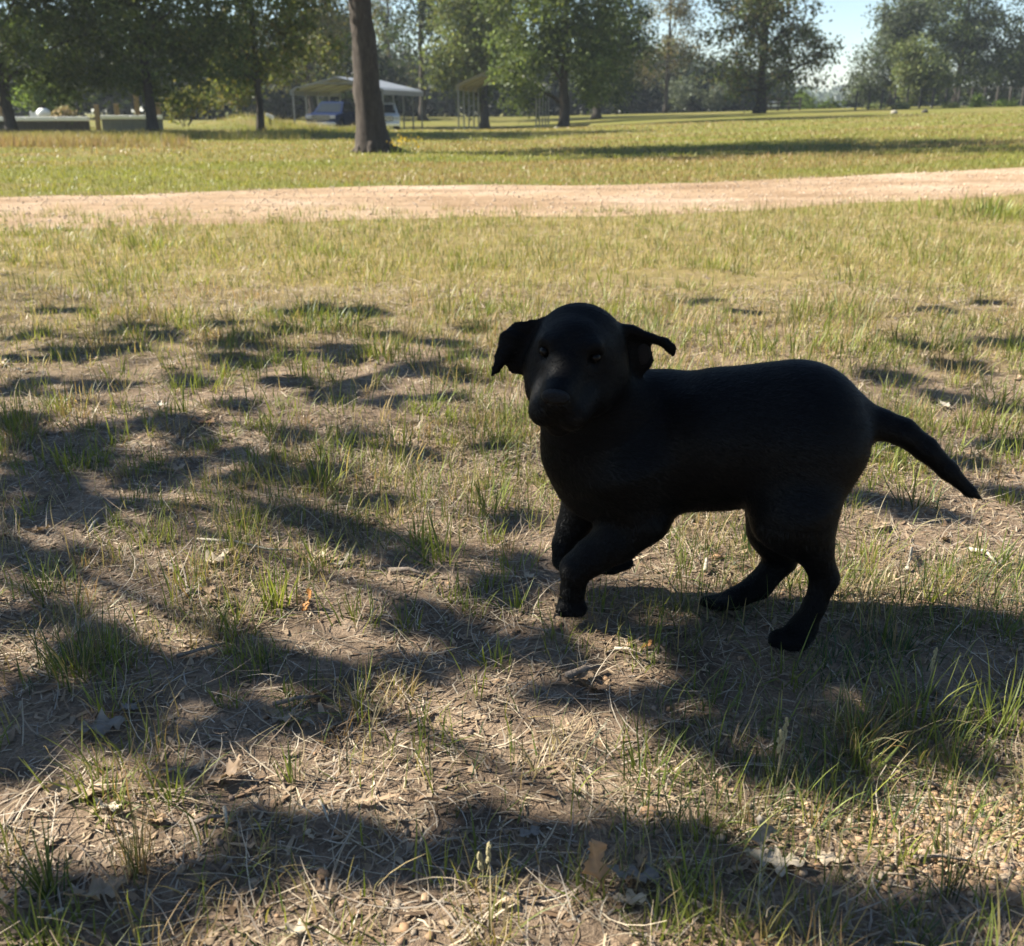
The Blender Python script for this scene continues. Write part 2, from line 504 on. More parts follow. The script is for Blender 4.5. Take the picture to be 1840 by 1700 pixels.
# ------------------------------------------------------------------ trees and shrubs
def leaf_quads(C, size, col, aspect=0.55, up=0.0):
    n = len(C)
    a = RNG.normal(size=(n, 3)); a /= np.linalg.norm(a, axis=1)[:, None]
    b = RNG.normal(size=(n, 3)); b[:, 2] *= (1 - up)
    b -= (a * b).sum(1)[:, None] * a; b /= np.linalg.norm(b, axis=1)[:, None]
    s = (size * RNG.uniform(0.55, 1.35, n))[:, None]
    V = np.stack([C - a * s * .5, C + b * s * aspect * .5, C + a * s * .5, C - b * s * aspect * .5], 1).reshape(-1, 3)
    F = np.arange(n * 4).reshape(-1, 4)
    return V, F, np.repeat(col, 4, 0)

def clumps_in(ells, n, shell=0.55):
    """clump centres spread through a set of ellipsoids (cx,cy,cz,rx,ry,rz)"""
    E = np.array(ells, float); w = (E[:, 3] * E[:, 4] * E[:, 5]) ** 0.67; w /= w.sum()
    i = RNG.choice(len(E), n, p=w); d = RNG.normal(size=(n, 3)); d /= np.linalg.norm(d, axis=1)[:, None]
    r = RNG.random(n) ** shell * 0.98
    return E[i, :3] + d * r[:, None] * E[i, 3:], i

LEAF_PAL = {
    'oak': [(0.070, 0.100, 0.030), (0.095, 0.128, 0.036), (0.058, 0.083, 0.029), (0.125, 0.148, 0.044)],
    'yellow': [(0.12, 0.145, 0.030), (0.16, 0.165, 0.036), (0.085, 0.11, 0.027), (0.18, 0.150, 0.045)],
    'pale': [(0.095, 0.125, 0.045), (0.125, 0.150, 0.055), (0.075, 0.10, 0.036), (0.15, 0.155, 0.06)],
    'dark': [(0.022, 0.036, 0.018), (0.032, 0.048, 0.021), (0.027, 0.040, 0.022)],
    'brown': [(0.095, 0.095, 0.04), (0.12, 0.10, 0.05), (0.075, 0.085, 0.035), (0.14, 0.105, 0.055)],
    'fresh': [(0.115, 0.17, 0.035), (0.145, 0.19, 0.045), (0.085, 0.13, 0.03)],
    'tan': [(0.24, 0.19, 0.11), (0.20, 0.155, 0.09), (0.28, 0.23, 0.15)],
    'grey': [(0.085, 0.105, 0.075), (0.075, 0.09, 0.068), (0.10, 0.115, 0.08)],
}

def crown_mesh(name, cl, per, rad, size, pals, flat=0.8):
    n = len(cl)
    k = np.repeat(np.arange(n), per)
    d = RNG.normal(size=(n * per, 3)) * np.array([1, 1, flat])
    d *= (rad * RNG.uniform(0.6, 1.25, n))[k][:, None] * 0.62
    C = cl[k] + d
    tint = RNG.uniform(0.62, 1.4, n)[k][:, None] * np.where(RNG.random((n * per, 1)) < .06, 1.7, 1.0)
    col = np.clip(pal(n * per, pals, 0.2) * tint, 0.01, 0.5)
    V, F, c = leaf_quads(C, size, col)
    return fast_mesh(name, V, F, MAT['leaf'], c)

def trunk_mb(base, top, r0, r1, lean=(0, 0), n=12, flare=1.7, seed=0, segs=9, jit=.5):
    rnd = random.Random(seed)
    pts, rad = [], []
    for i in range(segs + 1):
        t = i / segs
        tt = t ** 1.35
        pts.append(Vector((base.x + lean[0] * tt + (rnd.random() - .5) * r0 * jit * (t > 0), base.y + lean[1] * tt, base.z - 0.12 + (top - base.z + 0.12) * tt)))
        fl = 1 + (flare - 1) * math.exp(-tt * (top - base.z) / (r0 * 1.5))
        rad.append((r0 * (1 - t) + r1 * t) * fl)
    m = MB(); m.tube(pts, rad, n, True, 0.12, seed)
    return m, pts, rad

def make_tree(label, base, trunk_r, ells, nclump, per, crad, size, pals, group, top=None, lean=(0, 0), limbs=16, name='tree', shell=0.55, bmat='bark_far', seed=1, gap=0.0, flare=1.7):
    root = empty(name, base)
    tag(root, label, 'tree', group)
    off = -np.array(base)
    per = int(per * 1.55); size *= 0.83
    cl, _ = clumps_in(ells, nclump, shell)
    if gap:
        cl = cl[fbm(cl[:, 0] * 0.9 + seed, cl[:, 2] * 0.9, seed, 3) > gap]
    cl = cl[cl[:, 2] > base.z + 0.25]
    if top is None: top = base.z + 0.75 * (max(e[2] + e[5] for e in ells) - base.z)
    m, pts, rad = trunk_mb(base, top, trunk_r, trunk_r * 0.25, lean, 12, flare, seed)
    rnd = random.Random(seed)
    for k in rnd.sample(range(len(cl)), min(limbs, len(cl))):
        c = Vector(cl[k])
        cand = [i for i in range(2, len(pts) - 1) if pts[i].z < c.z + 0.6] or [2]
        i = rnd.choice(cand[-3:])
        s = pts[i]; mid = s.lerp(c, 0.5) + Vector((rnd.uniform(-.2, .2), rnd.uniform(-.2, .2), rnd.uniform(0, .35)))
        m.tube([s, s.lerp(mid, .5) + Vector((0, 0, .08)), mid, c], [rad[i] * .5, rad[i] * .38, rad[i] * .26, rad[i] * .08], 6, True)
    m.v = [(v[0] - base.x, v[1] - base.y, v[2] - base.z) for v in m.v]
    m.build('trunk', MAT[bmat], root, smooth=True)
    link('crown', crown_mesh('crown', cl + off, per, crad, size, pals), root)
    return root

def PE(px, py, rx, ry, Y, dy=None, ry_m=None):
    """an ellipsoid of crown seen at that spot and size from the photograph, standing at distance Y"""
    Yc = Y if dy is None else Y + dy
    p = P(px, py, Yc)
    a = M(rx, p); b = M(ry, p)
    return (p.x, p.y, p.z, a, ry_m or a * 0.9, b)

GL = 'shade trees along the left edge of the field'
GC = 'trees behind the carports'
GR = 'trees behind the fence on the rise'
# left row
b = onground(20, 31)
make_tree('oak at the far left end of the field, before the long low wall', b, 0.17,
          [PE(10, 60, 170, 95, 31), PE(-90, 90, 120, 80, 31), PE(60, -20, 190, 90, 31), PE(110, 130, 80, 45, 32), (b.x, b.y, 6.5, 4.2, 4.0, 2.6)], 230, 90, 0.55, 0.19, LEAF_PAL['oak'] + LEAF_PAL['pale'][:1], GL, seed=3, gap=.33, lean=(-0.25, 0))
b = onground(272, 31)
make_tree('dark oak with a straight trunk beside the grey panel wall and wooden posts', b, 0.17,
          [PE(255, 60, 165, 100, 31), PE(180, 30, 150, 90, 32), PE(350, 85, 110, 85, 31), PE(270, -40, 220, 80, 31), PE(330, 135, 90, 45, 32), PE(200, 130, 80, 40, 32), (b.x, b.y, 6.5, 4.4, 4.0, 2.6)], 250, 90, 0.55, 0.19, LEAF_PAL['oak'] + LEAF_PAL['pale'][:1], GL, seed=5, gap=.35)
b = onground(469, 34)
make_tree('yellowing oak with a thin trunk, between the low wall and the left carport', b, 0.135,
          [PE(470, 40, 130, 90, 34), PE(400, 85, 90, 75, 34), PE(545, 60, 80, 60, 35), PE(470, -50, 170, 70, 34), PE(430, 140, 70, 40, 35), (b.x, b.y, 6.6, 3.9, 3.6, 2.6)], 210, 76, 0.5, 0.19, LEAF_PAL['yellow'] + LEAF_PAL['oak'][:2], GL, seed=7, gap=.33)
# the big near trunk: only its lower trunk is in view, the crown begins above the picture
b = G(671, 274)
root = empty('tree', b)
tag(root, 'large tree with a thick bare leaning trunk standing alone past the road', 'tree')
m, pts, rad = trunk_mb(b, b.z + 8.2, 0.255, 0.10, (-0.38, 0.2), 22, 1.55, 11, 26, .15)
m2 = MB()
for k, (ang, ln, r) in enumerate([(2.9, .55, .07), (-0.1, .85, .085), (-1.6, .5, .08), (1.3, .6, .08), (-0.7, .5, .06), (3.9, .45, .06)]):
    d = Vector((math.cos(ang), math.sin(ang), 0))
    q = [b + d * .12 + Vector((0, 0, .26)), b + d * .30 + Vector((0, 0, .06)), b + d * (ln * .7) + Vector((0, 0, 0.0)), b + d * ln + Vector((0, 0, -.06))]
    m.tube(q, [r * 1.3, r * 1.1, r * .7, r * .3], 8, True, .2, k)
cl, _ = clumps_in([(b.x - .5, b.y, b.z + 6.2, 3.3, 3.2, 2.6), (b.x + .8, b.y - .4, b.z + 4.9, 2.4, 2.2, 1.2), (b.x - 1.8, b.y + .4, b.z + 5.2, 2.2, 2.2, 1.3)], 190, 0.5)
rnd = random.Random(4)
for k in rnd.sample(range(len(cl)), 26):
    c = Vector(cl[k]); i = rnd.choice(range(13, 25)); s_ = pts[i]; mid = s_.lerp(c, .5) + Vector((0, 0, .3))
    m.tube([s_, mid, c], [rad[i] * .5, rad[i] * .3, .01], 6)
m.v = [(v[0] - b.x, v[1] - b.y, v[2] - b.z) for v in m.v]
# ridged bark
for i, v in enumerate(m.v):
    q = Vector(v); th = math.atan2(q.y, q.x)
    f = 1 + 0.13 * (float(vnoise(th * 5 + 40, q.z * 2.2, 5)) - .5) + 0.10 * (float(vnoise(th * 11 + 40, q.z * 5, 6)) - .5)
    if q.z < 3: m.v[i] = (q.x * f, q.y * f, q.z)
m.build('trunk', MAT['bark'], root, smooth=True)
link('crown', crown_mesh('crown', cl - np.array(b), 60, 0.55, 0.20, LEAF_PAL['oak']), root)

# middle trees
b = onground(870, 62)
make_tree('pale green tree whose leaves hang low over the left end of the right carport', b, 0.26,
          [PE(835, 85, 70, 75, 62), PE(800, 130, 48, 62, 61), PE(850, 165, 40, 30, 63), PE(880, 60, 70, 90, 62), PE(845, 10, 95, 60, 62), (b.x, b.y, 10.5, 4.2, 4, 3.4)], 300, 66, 0.75, 0.28, LEAF_PAL['pale'], GC, seed=13, gap=0.12)
b = onground(760, 74)
make_tree('tall dark crowned tree rising beyond the pale one, right of the big trunk', b, 0.28,
          [PE(765, 40, 75, 55, 74), PE(830, 10, 90, 60, 75), PE(790, -30, 110, 60, 74), (b.x, b.y, 11.5, 5, 4, 3.5)], 150, 60, 0.9, 0.32, LEAF_PAL['dark'] + LEAF_PAL['oak'][:1], GC, seed=15)
b = onground(1012, 49)
make_tree('dark trunked oak standing before the right end of the right carport', b, 0.26,
          [PE(1000, 60, 120, 85, 49), PE(940, 110, 65, 70, 48.5), PE(1075, 90, 75, 80, 49), PE(935, 155, 45, 38, 48.5), PE(1060, 150, 45, 40, 49), PE(1000, -30, 150, 70, 49), (b.x, b.y, 8.8, 4.6, 4.2, 3.0)], 300, 70, 0.65, 0.24, LEAF_PAL['oak'] + LEAF_PAL['pale'][:1], GC, seed=17, flare=1.5)
b = onground(1071, 68)
make_tree('smaller oak just right of the dark trunked oak, crowns merging', b, 0.24,
          [PE(1090, 100, 90, 70, 68), PE(1105, 160, 60, 36, 68), PE(1110, 40, 85, 70, 68), (b.x, b.y, 10.5, 4, 4, 3.2)], 180, 60, 0.8, 0.28, LEAF_PAL['oak'] + LEAF_PAL['dark'][:2], GC, seed=19, flare=2.2)
b = onground(1195, 92)
make_tree('thin browning tree full of sky gaps between two oaks', b, 0.2,
          [PE(1190, 90, 75, 75, 92), PE(1225, 30, 70, 70, 92), PE(1150, 130, 60, 40, 92), (b.x, b.y, 14, 4.4, 4, 4)], 130, 48, 0.85, 0.3, LEAF_PAL['brown'], GC, seed=21, gap=0.36)
b = onground(1363, 66)
make_tree('open crowned oak on a tall straight trunk before the gap of sky', b, 0.36,
          [PE(1340, 100, 90, 85, 66), PE(1415, 90, 75, 75, 66), PE(1300, 150, 50, 45, 65), PE(1370, 10, 130, 70, 66), PE(1460, 110, 42, 45, 66), (b.x, b.y, 11, 5, 4.4, 3.6)], 270, 56, 0.75, 0.28, LEAF_PAL['oak'] + LEAF_PAL['brown'], GC, seed=23, gap=0.34, flare=1.3)
# thin trees seen between
b = onground(704, 86)
make_tree('slender forked tree just right of the big trunk, sky through it', b, 0.17,
          [PE(700, 70, 45, 55, 86), PE(735, 120, 30, 40, 86), PE(690, 20, 60, 50, 86), PE(715, 150, 40, 30, 86), (b.x, b.y, 12.5, 3, 3, 3)], 150, 45, 0.7, 0.28, LEAF_PAL['brown'] + LEAF_PAL['pale'], GC, seed=25, gap=0.36)
b = onground(560, 66)
make_tree('yellow green tree rising over the left carport roof', b, 0.2,
          [PE(570, 90, 55, 45, 66), PE(520, 110, 55, 50, 66), PE(600, 120, 35, 30, 66), PE(590, 40, 70, 40, 67), (b.x, b.y, 9, 3.4, 3, 2.4)], 170, 55, 0.7, 0.27, LEAF_PAL['yellow'] + LEAF_PAL['brown'][:2], GC, seed=27, gap=0.25)
b = onground(606, 90)
make_tree('grey green tree far behind the left carport, sky at its top', b, 0.2,
          [PE(600, 55, 55, 40, 90), PE(640, 100, 35, 50, 90), (b.x - 2, b.y, 11, 3.4, 3, 2.2)], 80, 48, 0.9, 0.32, LEAF_PAL['grey'] + LEAF_PAL['brown'][:1], GC, seed=29, gap=0.3)
# right group on the rise
b = onground(1597, 84)
make_tree('feathery grey green tree at the left of the group on the rise', b, 0.22,
          [PE(1590, 110, 55, 75, 84), PE(1610, 50, 45, 50, 84), PE(1555, 160, 40, 30, 84), PE(1640, 25, 50, 40, 84)], 170, 60, 0.75, 0.28, LEAF_PAL['grey'] + LEAF_PAL['oak'][:1], GR, seed=31, gap=0.22, top=8.5)
b = onground(1712, 88)
make_tree('tall dark oak in the middle of the group on the rise', b, 0.32,
          [PE(1715, 60, 90, 65, 88), PE(1760, 110, 85, 65, 88), PE(1690, 5, 75, 55, 88), PE(1760, 40, 60, 50, 88), (b.x, b.y, 12.5, 3.6, 3.6, 1.8)], 260, 62, 0.85, 0.3, LEAF_PAL['oak'] + LEAF_PAL['dark'], GR, seed=33, gap=0.2)
b = onground(1652, 78)
make_tree('light green bushy tree in front of the dark oak on the rise', b, 0.16,
          [PE(1640, 130, 38, 55, 78), PE(1630, 95, 25, 35, 78), PE(1675, 150, 40, 35, 78)], 120, 60, 0.6, 0.26, LEAF_PAL['pale'], GR, seed=35, top=4.5)
b = onground(1850, 86)
make_tree('dark oak at the far right end of the rise, cut by the picture edge', b, 0.3,
          [PE(1850, 110, 60, 60, 86), PE(1800, 140, 60, 45, 86), PE(1880, 50, 70, 70, 86), PE(1925, 100, 70, 80, 86)], 200, 60, 0.85, 0.3, LEAF_PAL['oak'] + LEAF_PAL['dark'][:2], GR, seed=37, top=8.5, gap=0.2)

def shrub(label, base, ells, n, per, crad, size, pals, group=None, name='shrub', stems=5, cat='shrub'):
    root = empty(name, base); tag(root, label, cat, group)
    cl, _ = clumps_in(ells, n, 0.5); cl[:, 2] = np.maximum(cl[:, 2], base.z + 0.1)
    m = MB(); rnd = random.Random(len(label))
    for k in rnd.sample(range(len(cl)), min(stems, len(cl))):
        c = Vector(cl[k]) - base
        m.tube([Vector((rnd.uniform(-.1, .1), rnd.uniform(-.1, .1), -.05)), c * .5, c], [.03, .02, .008], 5)
    m.build('stem', MAT['bark_far'], root)
    link('foliage', crown_mesh('foliage', cl - np.array(base), per, crad, size, pals), root)
    return root

SG = 'bushes along the fence on the rise'
for lab, px, py, rx, ry, Y, pl in [
        ('rounded pale bush with a pointed top at the fence, below the tall dark oak', 1757, 188, 15, 17, 62, 'fresh'),
        ('low wide pale bush on the rise left of the pointed one', 1708, 197, 15, 8, 62, 'pale'),
        ('low pale bush on the rise at the far right of the fence', 1810, 190, 24, 10, 61, 'fresh'),
        ('tiny pale bush beside the small stone on the rise', 1618, 204, 16, 6, 63, 'pale'),
        ('sparse low bush where the fence meets the gap of sky', 1572, 197, 22, 11, 70, 'pale')]:
    b = onground(px, Y)
    shrub(lab, b, [PE(px, py, rx, ry, Y)], 26, 40, 0.22, 0.13, LEAF_PAL[pl], SG)
b = onground(1470, 88)
shrub('bright green thicket under the gap of sky beside the board fence', b, [PE(1450, 198, 34, 14, 88), PE(1498, 194, 24, 18, 88), PE(1420, 190, 20, 12, 90)], 70, 40, 0.4, 0.22, LEAF_PAL['fresh'])
b = onground(1442, 100)
shrub('round yellow green bush before the hazy far treeline', b, [PE(1442, 180, 20, 18, 100)], 30, 40, 0.4, 0.24, LEAF_PAL['fresh'])
b = onground(75, 46)
shrub('bright green bush behind the long low wall and white tank', b, [PE(72, 170, 40, 24, 46), PE(95, 185, 25, 16, 46)], 60, 45, 0.4, 0.18, LEAF_PAL['fresh'])
b = onground(330, 44)
shrub('yellow green bush under the oaks, right of the wooden posts', b, [PE(345, 180, 40, 18, 44), PE(320, 192, 22, 14, 44), PE(420, 165, 40, 25, 46)], 70, 42, 0.38, 0.18, LEAF_PAL['yellow'])
b = onground(1240, 96)
shrub('grey green undergrowth bush in front of the dark treeline', b, [PE(1225, 165, 35, 30, 96), PE(1290, 175, 30, 20, 96)], 60, 42, 0.55, 0.26, LEAF_PAL['grey'])

# far woods: one dark mass closing the field, and a haze-tinted line far beyond
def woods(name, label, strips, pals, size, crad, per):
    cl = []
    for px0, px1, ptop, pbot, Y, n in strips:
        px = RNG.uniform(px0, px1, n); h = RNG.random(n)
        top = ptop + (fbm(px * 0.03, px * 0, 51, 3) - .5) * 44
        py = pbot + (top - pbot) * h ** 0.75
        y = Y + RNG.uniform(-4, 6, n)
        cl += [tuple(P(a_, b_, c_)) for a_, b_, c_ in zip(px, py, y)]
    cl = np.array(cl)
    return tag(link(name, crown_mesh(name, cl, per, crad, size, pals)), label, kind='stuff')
woods('distant_woods', 'shade darkened undergrowth and trunks closing the field behind the carports',
      [(-700, 700, 110, 215, 78, 900), (380, 1420, 128, 214, 112, 1350), (600, 1280, 95, 190, 118, 420), (-300, 640, 40, 190, 92, 700), (1530, 2500, 165, 204, 104, 430), (900, 1300, 120, 190, 116, 120)], [(.014, .022, .014), (.020, .030, .016), (.026, .037, .019)], 0.62, 1.2, 28)  # leaf colours darkened to carry the shade under the trees
woods('far_treeline', 'treeline tinted blue grey for haze, seen through the gap of sky', [(1330, 1640, 168, 205, 300, 260), (1380, 1460, 160, 195, 320, 40)], [(0.13, 0.17, 0.17), (0.11, 0.145, 0.15), (0.15, 0.19, 0.16)], 1.2, 2.6, 30)  # haze of distance mixed into the leaf colours

# ------------------------------------------------------------------ carports, vehicles, left yard
MAT['roof'] = simple('roof_metal', (0.20, 0.22, 0.25), 0.45, 0.0, 0.06, 2.0, 0.5)
MAT['roof_tan'] = simple('roof_tan', (0.24, 0.21, 0.165), 0.5, 0.0, 0.08, 2.0)
MAT['galv'] = simple('galvanised_post', (0.22, 0.22, 0.21), 0.5, 0.2, 0.1, 8)
MAT['woodpost'] = simple('post_wood', (0.25, 0.18, 0.095), 0.8, 0, 0.2, 14, 0.2)
MAT['greywood'] = simple('grey_board', (0.065, 0.058, 0.052), 0.9, 0, 0.25, 10, 0.2)  # board colour darkened for the shade over the low wall
MAT['concrete'] = simple('grey_panel', (0.13, 0.14, 0.15), 0.8, 0, 0.2, 3, 0.2)  # shade on the panel wall put into a darker grey
MAT['whitep'] = simple('white_paint', (0.74, 0.74, 0.72), 0.5, 0, 0.06, 4)
MAT['blackp'] = simple('black_rubber', (0.022, 0.022, 0.024), 0.8, 0, 0.2, 20, 0.3)
MAT['blue_paint'] = simple('blue_car_paint', (0.007, 0.016, 0.052), 0.5, 0.0, 0.05, 3, 0.06)
MAT['silver_paint'] = simple('white_car_paint', (0.60, 0.62, 0.64), 0.25, 0.0, 0.04, 3, 0.6)
MAT['carglass'] = simple('car_glass', (0.02, 0.026, 0.032), 0.15, 0, 0.05, 3, 0.06)
MAT['chrome'] = simple('chrome', (0.6, 0.6, 0.62), 0.2, 0.9, 0.05, 3)
MAT['lamp'] = simple('lamp_lens', (0.4, 0.4, 0.4), 0.12, 0, 0.05, 3)
MAT['redlamp'] = simple('red_lens', (0.35, 0.02, 0.015), 0.2, 0, 0.05, 3)

def carport(label, loc, rz, w, l, eave, ridge, mat, nframe=5, panels=6):
    """gabled: front gable at local y=0, runs back along +y; posts stand on the ground, roof sheets cover"""
    root = empty('carport', loc, rz); tag(root, label, 'carport', 'metal carports at the back of the field')
    prof = [(-w / 2 - .06, eave - .22), (-w / 2 - .05, eave - .02), (-w / 2 + .16, eave + .10), (0, ridge), (w / 2 - .16, eave + .10), (w / 2 + .05, eave - .02), (w / 2 + .06, eave - .22)]
    def sheet(y0, y1, t=.03):
        m = MB(); n = len(prof); vs, fs = [], []
        for y in (y0, y1):
            for dz in (0, t):
                for i, (x, z) in enumerate(prof):
                    sgn = -1 if x < -.01 else 1 if x > .01 else 0
                    vs.append((x + (dz * sgn if i in (0, 1, 5, 6) else 0), y, z + (dz if 1 <= i <= 5 else 0)))
        for i in range(n - 1):
            fs += [(i, i + 1, 2 * n + i + 1, 2 * n + i), (n + i, 3 * n + i, 3 * n + i + 1, n + i + 1), (i, n + i, n + i + 1, i + 1), (2 * n + i, 2 * n + i + 1, 3 * n + i + 1, 3 * n + i)]
        fs += [(0, 2 * n, 3 * n, n), (n - 1, 2 * n - 1, 4 * n - 1, 3 * n - 1)]
        return m.add(vs, fs)
    pl = l / panels
    me = None
    for k in range(panels):
        if me is None:
            o = sheet(0, pl - .004).build('roof_panel', mat, root); me = o.data
        else: o = link('roof_panel', me, root)
        o.location = (0, k * pl, 0.003 * (k % 2))
    pm = rm = None
    for k in range(nframe):
        y = .06 + (l - .12) * k / (nframe - 1)
        for sx in (-1, 1):
            if pm is None:
                o = MB().box((0, 0, eave / 2 - .10), (.065, .065, eave + .15)).build('post', MAT['galv'], root); pm = o.data
            else: o = link('post', pm, root)
            o.location = (sx * (w / 2 - .03), y, 0)
        if rm is None:
            m = MB()
            for sx in (-1, 1):
                m.tube([(sx * (w / 2 - .03), 0, eave - .02), (sx * (w / 2 - .2), 0, eave + .04), (0, 0, ridge - .05)], .03, 6)
            m.box((0, 0, (eave + ridge) / 2 + .02), (w * .5, .04, .04))
            o = m.build('rafter', MAT['galv'], root); rm = o.data
        else: o = link('rafter', rm, root)
        o.location = (0, y, 0)
    for sx in (-1, 1):
        MB().box((sx * (w / 2 - .03), l / 2, .05), (.07, l, .06)).build('base_rail', MAT['galv'], root)
    return root

gl = onground(608, 51.6)
carport('white roofed metal carport sheltering two vehicles behind the big trunk', gl, math.radians(-13), 4.8, 6.2, 2.02, 2.62, MAT['roof'])
gr = onground(893, 52)
carport('tan roofed open carport half hidden by low tree branches', gr, math.radians(-8), 4.0, 6.0, 2.2, 3.05, MAT['roof_tan'])

def wheel(root, x, y, r, wd):
    t = MB().cyl((0, 0, 0), (0, 1, 0), r, wd, 20).build('wheel', MAT['blackp'], root, bevel=.03)
    t.location = (x, y, r)
    MB().cyl((0, (1 if y > 0 else -1) * (wd / 2), 0), (0, 1, 0), r * .6, .03, 14).build('rim', MAT['chrome'], t)
    return t

def pickup(label, loc, rz, mat, group):
    """front faces local -x"""
    root = empty('pickup_truck', loc, rz); tag(root, label, 'truck', group)
    prof = [(-2.6, .55), (-2.62, .95), (-2.5, 1.10), (-1.45, 1.18), (-1.40, 1.2), (.95, 1.2), (2.55, 1.18), (2.62, 1.1), (2.62, .6), (2.35, .48), (2.06, .50), (2.0, .80), (1.75, .95), (1.45, .95), (1.2, .80), (1.12, .46),
            (-1.2, .46), (-1.28, .80), (-1.5, .95), (-1.8, .95), (-2.05, .80), (-2.12, .50)]
    MB().prism(prof, -.95, .95).build('body', mat, root, bevel=.05, smooth=False)
    cab = [(-1.42, 1.2), (-.62, 1.76), (-.45, 1.82), (.62, 1.82), (.78, 1.76), (.98, 1.2)]
    m = MB(); vs = [(x, -.88 + .17 * max(0, (z - 1.2) / .62), z) for x, z in cab] + [(x, .88 - .17 * max(0, (z - 1.2) / .62), z) for x, z in cab]
    n = len(cab)
    m.add(vs, [tuple(range(n)), tuple(range(2 * n - 1, n - 1, -1))] + [(i, i + n, (i + 1) % n + n, (i + 1) % n) for i in range(n)])
    m.build('cab', mat, root, bevel=.03)
    MB().add([(-1.40, -.74, 1.235), (-1.40, .74, 1.235), (-.70, .62, 1.725), (-.70, -.62, 1.725), (-1.36, -.74, 1.235), (-1.36, .74, 1.235), (-.66, .62, 1.725), (-.66, -.62, 1.725)],
             [(0, 1, 2, 3), (7, 6, 5, 4), (0, 4, 5, 1), (1, 5, 6, 2), (2, 6, 7, 3), (3, 7, 4, 0)]).build('windshield', MAT['carglass'], root)
    for sy in (-1, 1):
        for x0, x1, x2, x3 in ((-1.15, -.06, -.06, -.58), (.04, .85, .68, .04)):
            f = lambda z: sy * (.895 - .17 * (z - 1.2) / .62)
            q = [(x0, f(1.25), 1.25), (x1, f(1.25), 1.25), (x2, f(1.7), 1.7), (x3, f(1.7), 1.7)]
            vs = q + [(x, y - sy * .04, z) for x, y, z in q]
            MB().add(vs, [(0, 1, 2, 3), (7, 6, 5, 4), (0, 4, 5, 1), (1, 5, 6, 2), (2, 6, 7, 3), (3, 7, 4, 0)]).build('side_window', MAT['carglass'], root)
        MB().box((-2.615, sy * .72, .95), (.05, .32, .17)).build('headlight', MAT['lamp'], root, bevel=.015)
        MB().box((2.63, sy * .84, .95), (.04, .14, .3)).build('tail_light', MAT['redlamp'], root, bevel=.01)
        MB().box((-1.05, sy * 1.03, 1.27), (.1, .2, .16)).build('mirror', MAT['blackp'], root, bevel=.02)
        MB().box((-.02, sy * .955, 1.02), (.16, .02, .03)).build('door_handle', MAT['chrome'], root)
    g = MB()
    for k in range(4): g.box((-2.635, 0, .82 + .07 * k), (.03, 1.05, .025))
    MB().box((-2.62, 0, .92), (.03, 1.1, .30)).build('grille', MAT['blackp'], root).data
    g.build('grille_bar', MAT['chrome'], root)
    MB().box((-2.68, 0, .58), (.16, 1.86, .2)).build('bumper', MAT['chrome'], root, bevel=.03)
    MB().box((2.68, 0, .58), (.14, 1.8, .18)).build('bumper', MAT['chrome'], root, bevel=.03)
    MB().box((1.75, 0, 1.205), (1.5, 1.6, .02)).build('bed', MAT['blackp'], root)
    for x in (-1.65, 1.6):
        for sy in (-1, 1): wheel(root, x, sy * .82, .38, .25)
    root.scale = (.82, .82, .82)
    return root
VG = 'trucks parked under the white carport'
pickup('dark blue pickup truck parked under the left side of the white carport', onground(604, 51.8), math.radians(80), MAT['blue_paint'], VG)
pickup('white pickup truck under the carport, mostly hidden by the big trunk', onground(690, 53.5), math.radians(97), MAT['silver_paint'], VG)

# left yard: a long low trough wall with white top rail, a grey panel wall, posts, tank
Yw = 37.0
def seg(name, label, px0, px1, Y, ztop, zrail, mat, cat, n):
    a_, b_ = onground(px0, Y), onground(px1, Y)
    root = empty(name, a_); tag(root, label, cat)
    W = b_.x - a_.x; step = W / n; me = rme = None
    for k in range(n):
        if me is None: o = MB().box((step / 2, 0, ztop / 2 - .05), (step - .012, .12, ztop + .1)).build('wall_panel', mat, root); me = o.data
        else: o = link('wall_panel', me, root)
        o.location = (k * step, 0.006 * (k % 2), 0)
    for k in range(0, n, 3):
        if rme is None: o = MB().box((step * 1.5, -.02, ztop + zrail / 2), (step * 3 - .03, .28, zrail)).build('top_rail', MAT['whitep'], root, bevel=.02); rme = o.data
        else: o = link('top_rail', rme, root)
        o.location = (k * step, 0, .004)
    return root
seg('low_wall', 'long low shade darkened wall under a wide white rail at the far left', -60, 160, 37.0, .36, .14, MAT['greywood'], 'wall', 12)
seg('panel_wall', 'short grey panel wall with white cap, behind the straight dark trunk', 184, 292, 36.5, .42, .12, MAT['concrete'], 'wall', 6)
PG = 'wooden posts standing behind the low walls'
for lab, px, top, w_ in [('wooden post at the very left edge of the yard', 3, 172, 9), ('short shaded wooden post in the gap between the two low walls', 176, 188, 7), ('wooden post above the left end of the grey panel wall', 212, 186, 7),
                         ('tallest wooden post, above the middle of the grey panel wall', 249, 169, 7), ('wooden post just right of the straight dark trunk', 287, 185, 6)]:
    b_ = onground(px, 38.2); zt = P(px, top, 38.2).z
    t = MB().box((0, 0, (zt - b_.z) / 2 - .05), (M(w_, b_), .14, zt - b_.z + .1), ry=.03).build('wooden_post', MAT['woodpost'], None, bevel=.012, loc=b_)
    tag(t, lab, 'post', PG)
